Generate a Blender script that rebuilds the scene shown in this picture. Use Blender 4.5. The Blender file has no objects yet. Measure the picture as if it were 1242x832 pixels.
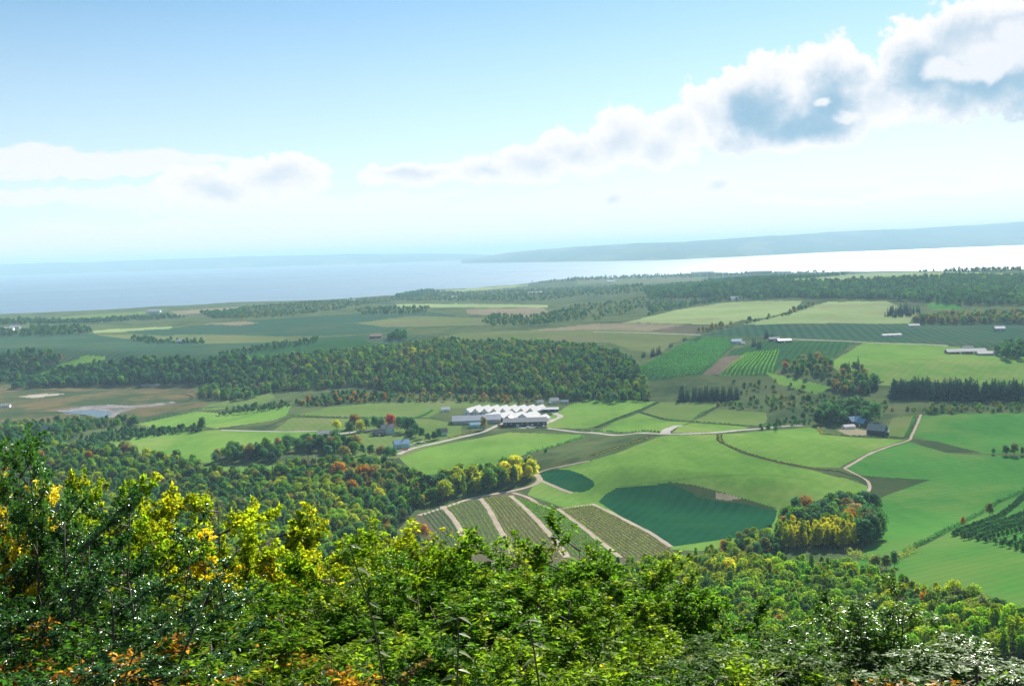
import bpy, math, random
import numpy as np
from mathutils import Vector, Matrix
R = math.radians
rng = np.random.default_rng(7)
random.seed(7)
sc = bpy.context.scene
COL = sc.collection

# ------------------------------------------------------------------ camera
W0, H0, F = 1242.0, 832.0, 1300.0
CZ = 190.0
ROLL, PITCH = R(1.92), math.atan(112.0 / F)
Fv = np.array([0, math.cos(PITCH), -math.sin(PITCH)])
R0 = np.array([1.0, 0, 0]); U0 = np.array([0, math.sin(PITCH), math.cos(PITCH)])
Rc = math.cos(ROLL) * R0 - math.sin(ROLL) * U0
Uc = math.sin(ROLL) * R0 + math.cos(ROLL) * U0
CAM = np.array([0, 0, CZ])
cam_d = bpy.data.cameras.new("camera"); cam = bpy.data.objects.new("camera", cam_d); COL.objects.link(cam)
cam_d.sensor_width = 36; cam_d.lens = 36 * F / W0; cam_d.clip_start = 0.1; cam_d.clip_end = 400000
M = Matrix(((Rc[0], Uc[0], -Fv[0], 0), (Rc[1], Uc[1], -Fv[1], 0), (Rc[2], Uc[2], -Fv[2], CZ), (0, 0, 0, 1)))
cam.matrix_world = M
sc.camera = cam

def ray(px, py):
    return Fv + Rc * ((px - W0 / 2) / F) - Uc * ((py - H0 / 2) / F)
def project(x, y, z):
    dx, dy, dz = x - CAM[0], y - CAM[1], z - CAM[2]
    d = dx * Fv[0] + dy * Fv[1] + dz * Fv[2]
    d = np.where(d > 0.1, d, 0.1)
    u = (dx * Rc[0] + dy * Rc[1] + dz * Rc[2]) / d
    v = (dx * Uc[0] + dy * Uc[1] + dz * Uc[2]) / d
    return W0 / 2 + F * u, H0 / 2 - F * v, d

# ------------------------------------------------------------------ terrain height
def ss(a, b, t):
    t = np.clip((t - a) / (b - a), 0, 1)
    return t * t * (3 - 2 * t)
_k = []
_r2 = np.random.default_rng(3)
for lam, amp in ((1100, 3.0), (800, 2.4), (520, 1.8), (360, 1.3), (230, 0.8), (170, 0.45)):
    a = _r2.uniform(0, 2 * math.pi)
    _k.append((2 * math.pi / lam * math.cos(a), 2 * math.pi / lam * math.sin(a), amp, _r2.uniform(0, 6.28)))
def und(x, y):
    s = 0
    for kx, ky, a, p in _k: s = s + a * np.sin(kx * x + ky * y + p)
    return s
COAST = np.array([(-900, 400), (-100, 389), (0, 385.5), (100, 381.5), (175, 378), (240, 374), (290, 370), (380, 364.5), (440, 361), (480, 358.5), (520, 352.5), (590, 347.5),
                  (640, 343.5), (690, 337), (760, 335), (860, 331), (1000, 329.5), (1242, 326), (1500, 323), (2200, 315)], float)
def H(x, y):
    x = np.asarray(x, float); y = np.asarray(y, float)
    u = und(x, y)
    yb = np.where(x < 0, 1300 - 0.5 * x, np.maximum(1300 - 0.65 * x, 1150))
    t = ss(yb - 10, yb + 190, y)
    mar = ss(-260, -360, x) * ss(1100, 1230, y)
    low = (14 + 0.75 * u) * (1 - mar) + 3.0 * mar
    # farmed knolls with steeper near faces
    def bank(x0, y0, x1, y1, drop, w, side):
        dx, dy = x1 - x0, y1 - y0; L = math.hypot(dx, dy); dx /= L; dy /= L
        s = (x - x0) * dx + (y - y0) * dy; n = -(x - x0) * dy + (y - y0) * dx
        return drop * ss(-w, 0, n) * ss(-60, 40, s) * ss(L + 60, L - 40, s) * (1 - ss(120, 330, n))
    low = low + bank(62, 812, 205, 742, 15.0, 72, 1) + bank(20, 880, 66, 845, 7.0, 36, 1)
    P = np.interp(y, [1200, 1500, 1900, 2600, 3300, 4200, 5200, 7500], [26, 36, 43, 44, 36, 18, 11, 8]) + 1.0 * u
    P = P + 14 * ss(150, 600, x) * ss(1500, 2400, y) * ss(5200, 3600, y)
    P = P + 22 * ss(250, 900, x) * ss(2450, 2900, y) * ss(4600, 3700, y)
    z = low * (1 - t) + P * t
    hill = np.interp(y, [-9000, -60, 0, 3, 8, 30, 70, 120, 180, 250, 320, 400, 480, 600, 700], [195, 191, 188.5, 188.3, 186.2, 174, 151, 124, 97, 74, 54, 38, 27, 16, 5])
    hill = hill + 0.0004 * np.clip(np.abs(x), 0, 300) ** 2 * ss(30, 300, y) * (1 - ss(400, 700, y))
    d = z - hill; k = 6.0
    z = np.where(y < 760, 0.5 * (z + hill + np.sqrt(d * d + k * k)) - 0.5 * k * (1 - ss(20, 0, y)) * 0.3, z)
    z = np.where(y < 40, hill + 0.0 * x, z)
    cx, cy, _ = project(x, y, np.zeros_like(x))
    cc = np.interp(cx, COAST[:, 0], COAST[:, 1])
    s = ss(-0.6, 3.2, cy - cc)
    z = np.where(y > 2500, -4 + (z + 4) * s, z)
    return z
_rr = np.geomspace(3, 9500, 5200)
def at(px, py):
    d = ray(px, py); hl = math.hypot(d[0], d[1]); tt = _rr / hl
    X, Y, Z = d[0] * tt, d[1] * tt, CZ + d[2] * tt
    below = Z < H(X, Y)
    if not below.any(): return np.array([X[-1], Y[-1], 0.0])
    i = int(np.argmax(below)); i = max(i, 1)
    t0, t1 = tt[i - 1], tt[i]
    for _ in range(18):
        tm = (t0 + t1) / 2
        if CZ + d[2] * tm < float(H(d[0] * tm, d[1] * tm)): t1 = tm
        else: t0 = tm
    return np.array([d[0] * t1, d[1] * t1, float(H(d[0] * t1, d[1] * t1))])
def pip(px, py, poly):
    poly = np.asarray(poly, float); inside = np.zeros(px.shape, bool)
    x0, y0 = poly.min(0); x1, y1 = poly.max(0)
    m = (px >= x0) & (px <= x1) & (py >= y0) & (py <= y1)
    if not m.any(): return inside
    qx, qy = px[m], py[m]; r = np.zeros(qx.shape, bool); n = len(poly)
    for i in range(n):
        xa, ya = poly[i]; xb, yb = poly[(i + 1) % n]
        if ya == yb: continue
        c = ((ya > qy) != (yb > qy)) & (qx < (xb - xa) * (qy - ya) / (yb - ya) + xa)
        r ^= c
    inside[m] = r
    return inside

# ------------------------------------------------------------------ materials
def newmat(name):
    m = bpy.data.materials.new(name); m.use_nodes = True
    nt = m.node_tree; nt.nodes.clear(); return m, nt
def N(nt, t, **kw):
    n = nt.nodes.new(t)
    for k, v in kw.items():
        if k == 'inp':
            for a, b in v.items(): n.inputs[a].default_value = b
        else: setattr(n, k, v)
    return n
def L(nt, a, b): nt.links.new(a, b)
def rgb(c): return (c[0], c[1], c[2], 1)
def out(nt, s):
    o = N(nt, 'ShaderNodeOutputMaterial'); L(nt, s, o.inputs['Surface'])
def noise(nt, vec, scale, detail=4, rough=.6):
    n = N(nt, 'ShaderNodeTexNoise', inp={'Scale': scale, 'Detail': detail, 'Roughness': rough}); L(nt, vec, n.inputs['Vector']); return n.outputs['Fac']
def ramp(nt, fac, stops):
    r = N(nt, 'ShaderNodeValToRGB'); e = r.color_ramp.elements
    while len(e) < len(stops): e.new(0.5)
    for i, (p, c) in enumerate(stops): e[i].position = p; e[i].color = rgb(c)
    L(nt, fac, r.inputs[0]); return r.outputs[0]
def mix(nt, fac, a, b, mode='MIX'):
    m = N(nt, 'ShaderNodeMix', data_type='RGBA', blend_type=mode)
    for s, v in ((m.inputs[0], fac), (m.inputs[6], a), (m.inputs[7], b)):
        if isinstance(v, (int, float)): s.default_value = v
        elif isinstance(v, tuple): s.default_value = rgb(v)
        else: L(nt, v, s)
    return m.outputs[2]
def math_(nt, op, a, b=None, c=None, clamp=False):
    m = N(nt, 'ShaderNodeMath', operation=op, use_clamp=clamp)
    for i, v in enumerate((a, b, c)):
        if v is None: continue
        if isinstance(v, (int, float)): m.inputs[i].default_value = v
        else: L(nt, v, m.inputs[i])
    return m.outputs[0]
_mats = {}
def ground_mat(name, a, b, c=None, patch=0.012, fine=0.25, rows=None, row_amt=0.3, row_col=None, bumpy=.6, cpos=.57):
    """patchy ground: a/b mottled at two sizes, c in larger patches, rows = (direction degrees, spacing m)."""
    m, nt = newmat(name)
    g = N(nt, 'ShaderNodeNewGeometry').outputs['Position']
    n1 = noise(nt, g, patch, 5, .62); n2 = noise(nt, g, fine, 5, .7)
    # stretched streaks left by mowing and grazing
    mp = N(nt, 'ShaderNodeMapping', inp={'Scale': (1, .16, 1), 'Rotation': (0, 0, R(rows[0] if rows else 20))}); L(nt, g, mp.inputs[0])
    n3 = noise(nt, mp.outputs[0], .09, 4, .6)
    f = math_(nt, 'ADD', math_(nt, 'MULTIPLY', n1, .55), math_(nt, 'ADD', math_(nt, 'MULTIPLY', n2, .25), math_(nt, 'MULTIPLY', n3, .2)))
    colr = ramp(nt, f, [(.38, a), (.60, b)])
    if c is not None:
        n4 = noise(nt, g, patch * .6, 6, .7)
        k = N(nt, 'ShaderNodeMapRange', inp={'From Min': cpos - .06, 'From Max': cpos + .06}); L(nt, n4, k.inputs[0])
        colr = mix(nt, k.outputs[0], colr, c)
    if rows:
        mp2 = N(nt, 'ShaderNodeMapping', inp={'Rotation': (0, 0, R(rows[0]))}); L(nt, g, mp2.inputs[0])
        wv = N(nt, 'ShaderNodeTexWave', bands_direction='X', inp={'Scale': 6.2832 / (20 * rows[1]) , 'Distortion': 1.2, 'Detail': 2, 'Detail Scale': .05}); L(nt, mp2.outputs[0], wv.inputs[0])
        k2 = math_(nt, 'MULTIPLY', wv.outputs[1], row_amt)
        colr = mix(nt, k2, colr, row_col or tuple(x * .55 for x in a))
    bs = N(nt, 'ShaderNodeBsdfDiffuse', inp={'Roughness': .6}); L(nt, colr, bs.inputs[0])
    bp = N(nt, 'ShaderNodeBump', inp={'Strength': bumpy, 'Distance': .5}); L(nt, n2, bp.inputs['Height']); L(nt, bp.outputs[0], bs.inputs['Normal'])
    out(nt, bs.outputs[0]); _mats[name] = m; return m

GM = dict(
 lush=ground_mat('lush_grass', (.120, .255, .042), (.220, .375, .072), (.27, .35, .09), .010, .3, rows=(35, 9), row_amt=.12, row_col=(.09, .20, .04)),
 lush2=ground_mat('deep_green_grass', (.060, .210, .040), (.105, .290, .055), (.15, .27, .06), .012, .25, rows=(70, 8), row_amt=.16, row_col=(.045, .16, .035)),
 meadow=ground_mat('grazed_meadow', (.13, .215, .050), (.19, .265, .075), (.21, .24, .09), .012, .35, rows=(-20, 7), row_amt=.15),
 pasture=ground_mat('dull_pasture', (.13, .175, .060), (.20, .225, .085), (.20, .18, .095), .008, .2),
 hay=ground_mat('mown_hay', (.27, .36, .13), (.37, .44, .18), (.30, .30, .15), .006, .1, rows=(60, 12), row_amt=.12),
 stubble=ground_mat('stubble', (.24, .19, .12), (.33, .27, .17), (.20, .21, .10), .006, .15),
 rough=ground_mat('rough_pasture', (.085, .130, .048), (.145, .175, .070), (.060, .100, .042), .02, .25, cpos=.55),
 dark=ground_mat('shade_painted_grass', (.006, .068, .032), (.016, .105, .042), (.030, .120, .045), .018, .5, rows=(24, 7), row_amt=.45, row_col=(.022, .115, .046)),  # shade of the camera-facing slopes, painted into the grass colour
 teal=ground_mat('low_orchard_ground', (.045, .115, .062), (.070, .145, .075), (.10, .145, .075), .006, .15, rows=(10, 14), row_amt=.45, row_col=(.02, .06, .035)),
 orchard=ground_mat('orchard_grass', (.035, .110, .035), (.055, .150, .045), None, .01, .2, rows=(-35, 9), row_amt=.5, row_col=(.018, .06, .026)),
 soil=ground_mat('ploughed_soil', (.15, .11, .085), (.22, .165, .12), (.12, .13, .07), .02, .5),
 bare=ground_mat('bare_earth', (.28, .25, .15), (.40, .33, .22), None, .05, .6),
 marsh=ground_mat('marsh_grass', (.125, .125, .055), (.205, .150, .075), (.070, .105, .045), .02, .06, bumpy=.3, cpos=.50),
 mud=ground_mat('tidal_mud', (.24, .20, .19), (.36, .32, .31), (.10, .12, .10), .03, .1, bumpy=.1),
 veg=ground_mat('vegetable_rows', (.11, .115, .062), (.155, .145, .085), None, .02, .3, rows=(0, 2.6), row_amt=.5, row_col=(.20, .15, .11)),
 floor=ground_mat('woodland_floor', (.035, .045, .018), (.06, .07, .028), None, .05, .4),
 brownwedge=ground_mat('brown_rough_grass', (.055, .092, .036), (.090, .115, .048), (.05, .095, .036), .03, .3, cpos=.52),
 wetsilt=ground_mat('silt', (.40, .33, .27), (.52, .44, .36), None, .05, .3),
)
def simple_mat(name, col, rough=.6, metal=0, var=.15, scale=1.5):
    m, nt = newmat(name)
    tc = N(nt, 'ShaderNodeTexCoord').outputs['Object']
    n = noise(nt, tc, scale, 5, .65)
    c = mix(nt, n, tuple(x * (1 - var) for x in col), tuple(min(1, x * (1 + var)) for x in col))
    b = N(nt, 'ShaderNodeBsdfPrincipled', inp={'Roughness': rough, 'Metallic': metal}); L(nt, c, b.inputs['Base Color'])
    out(nt, b.outputs[0]); return m
def foliage_mat(name, trans=.35, gloss=.0, grough=.4, big=1.0, sat=1.0):
    m, nt = newmat(name)
    a1 = N(nt, 'ShaderNodeAttribute', attribute_type='INSTANCER', attribute_name='tint').outputs['Color']
    a2 = N(nt, 'ShaderNodeAttribute', attribute_type='INSTANCER', attribute_name='turned').outputs['Color']
    v = N(nt, 'ShaderNodeAttribute', attribute_type='GEOMETRY', attribute_name='var').outputs['Fac']
    g = N(nt, 'ShaderNodeTexCoord').outputs['Object']
    nz = noise(nt, g, .35 * big, 3, .6)
    k = N(nt, 'ShaderNodeMapRange', inp={'From Min': .52, 'From Max': .68}); L(nt, nz, k.inputs[0])
    kk = math_(nt, 'MULTIPLY', k.outputs[0], math_(nt, 'ADD', math_(nt, 'MULTIPLY', v, .8), .15), clamp=True)
    c = mix(nt, kk, a1, a2)
    hsv = N(nt, 'ShaderNodeHueSaturation', inp={'Saturation': sat}); L(nt, c, hsv.inputs['Color'])
    L(nt, math_(nt, 'ADD', math_(nt, 'MULTIPLY', v, .9), .55), hsv.inputs['Value'])
    L(nt, math_(nt, 'ADD', math_(nt, 'MULTIPLY', v, -.015), .515), hsv.inputs['Hue'])
    c = hsv.outputs[0]
    d = N(nt, 'ShaderNodeBsdfDiffuse'); L(nt, c, d.inputs[0])
    t = N(nt, 'ShaderNodeBsdfTranslucent')
    tcx = mix(nt, 1.0, c, (1.2, 1.35, .5), 'MULTIPLY'); L(nt, tcx, t.inputs[0])
    ms = N(nt, 'ShaderNodeMixShader', inp={0: trans}); L(nt, d.outputs[0], ms.inputs[1]); L(nt, t.outputs[0], ms.inputs[2])
    s = ms.outputs[0]
    if gloss > 0:
        gl = N(nt, 'ShaderNodeBsdfGlossy', inp={'Roughness': grough, 'Color': (.9, .95, .9, 1)})
        f = math_(nt, 'MULTIPLY', v, gloss, clamp=True)
        m2 = N(nt, 'ShaderNodeMixShader'); L(nt, f, m2.inputs[0]); L(nt, s, m2.inputs[1]); L(nt, gl.outputs[0], m2.inputs[2]); s = m2.outputs[0]
    out(nt, s); return m
M_CROWN = foliage_mat('tree_foliage', .55, .010, .5, 1.0, 1.12)
M_SPRUCE = foliage_mat('spruce_needles', .10)
M_LEAF = foliage_mat('shrub_leaves', .62, .011, .35, 3.0)
M_FINE = foliage_mat('fine_shrub_leaves', .45, .12, .27, 3.0, 1.05)
M_SHOOT = foliage_mat('shoot_leaves', .5, .05, .28, 3.0, 1.0)
M_BARK = simple_mat('bark', (.085, .065, .05), .9, var=.4, scale=6)

# ------------------------------------------------------------------ mesh helpers
def mesh_np(name, verts, faces, mats=(), attrs=None, smooth=False):
    """verts (n,3); faces (m,k) int array with equal k."""
    me = bpy.data.meshes.new(name)
    verts = np.ascontiguousarray(verts, np.float32); faces = np.ascontiguousarray(faces, np.int32)
    k = faces.shape[1]
    me.vertices.add(len(verts)); me.vertices.foreach_set('co', verts.ravel())
    me.loops.add(faces.size); me.loops.foreach_set('vertex_index', faces.ravel())
    me.polygons.add(len(faces)); me.polygons.foreach_set('loop_start', np.arange(0, faces.size, k, dtype=np.int32))
    me.polygons.foreach_set('loop_total', np.full(len(faces), k, np.int32))
    if smooth: me.polygons.foreach_set('use_smooth', np.ones(len(faces), bool))
    me.update(calc_edges=True)
    for m in mats: me.materials.append(m)
    if attrs:
        for nm, (dom, arr) in attrs.items():
            at_ = me.attributes.new(nm, 'FLOAT', dom); at_.data.foreach_set('value', np.ascontiguousarray(arr, np.float32))
    return me
def mobj(name, me, parent=None, loc=None, rot=None, **props):
    o = bpy.data.objects.new(name, me); COL.objects.link(o)
    if parent is not None: o.parent = parent
    if loc is not None: o.location = loc
    if rot is not None: o.rotation_euler = rot
    for k, v in props.items(): o[k] = v
    return o
def empty(name, loc, rz=0, **props):
    return mobj(name, None, None, tuple(map(float, loc)), (0, 0, rz), **props)
class MB:
    """collects simple shapes into one mesh"""
    def __init__(s): s.v = []; s.f = []
    def add(s, vs, fs):
        b = len(s.v); s.v += [tuple(map(float, p)) for p in vs]; s.f += [tuple(b + i for i in f) for f in fs]
    def box(s, c, d):
        x, y, z = c; a, b, h = d[0] / 2, d[1] / 2, d[2] / 2
        s.add([(x - a, y - b, z - h), (x + a, y - b, z - h), (x + a, y + b, z - h), (x - a, y + b, z - h), (x - a, y - b, z + h), (x + a, y - b, z + h), (x + a, y + b, z + h), (x - a, y + b, z + h)],
              [(0, 3, 2, 1), (4, 5, 6, 7), (0, 1, 5, 4), (1, 2, 6, 5), (2, 3, 7, 6), (3, 0, 4, 7)])
    def tube(s, pts, rad, n=6):
        pts = [Vector(p) for p in pts]; b = len(s.v)
        for i, p in enumerate(pts):
            t = (pts[min(i + 1, len(pts) - 1)] - pts[max(i - 1, 0)]).normalized()
            u = t.orthogonal().normalized(); w = t.cross(u)
            r = rad[i] if isinstance(rad, (list, tuple)) else rad
            for k in range(n):
                a = 2 * math.pi * k / n; s.v.append(tuple(p + u * (r * math.cos(a)) + w * (r * math.sin(a))))
        for i in range(len(pts) - 1):
            for k in range(n):
                s.f.append((b + i * n + k, b + i * n + (k + 1) % n, b + (i + 1) * n + (k + 1) % n, b + (i + 1) * n + k))
        s.f.append(tuple(b + k for k in range(n))[::-1]); s.f.append(tuple(b + (len(pts) - 1) * n + k for k in range(n)))
    def mesh(s, name, mat, smooth=False):
        me = bpy.data.meshes.new(name); me.from_pydata(s.v, [], s.f); me.materials.append(mat)
        if smooth: me.polygons.foreach_set('use_smooth', [True] * len(me.polygons))
        me.update(); return me
    def obj(s, name, mat, parent=None, **p): return mobj(name, s.mesh(name, mat), parent, **p)

# ------------------------------------------------------------------ ground sheet, cut into its fields
LANE_P, LANE_Q = at(619, 601), at(668, 650)
row_ang = math.degrees(math.atan2(LANE_Q[1] - LANE_P[1], LANE_Q[0] - LANE_P[0]))
for n_ in GM['veg'].node_tree.nodes:
    if n_.type == 'MAPPING': n_.inputs['Rotation'].default_value = (0, 0, -R(row_ang) + R(90))
p_, q_ = at(810, 457), at(862, 420)
for n_ in GM['orchard'].node_tree.nodes:
    if n_.type == 'MAPPING': n_.inputs['Rotation'].default_value = (0, 0, -math.atan2(q_[1] - p_[1], q_[0] - p_[0]) + R(90))

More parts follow.
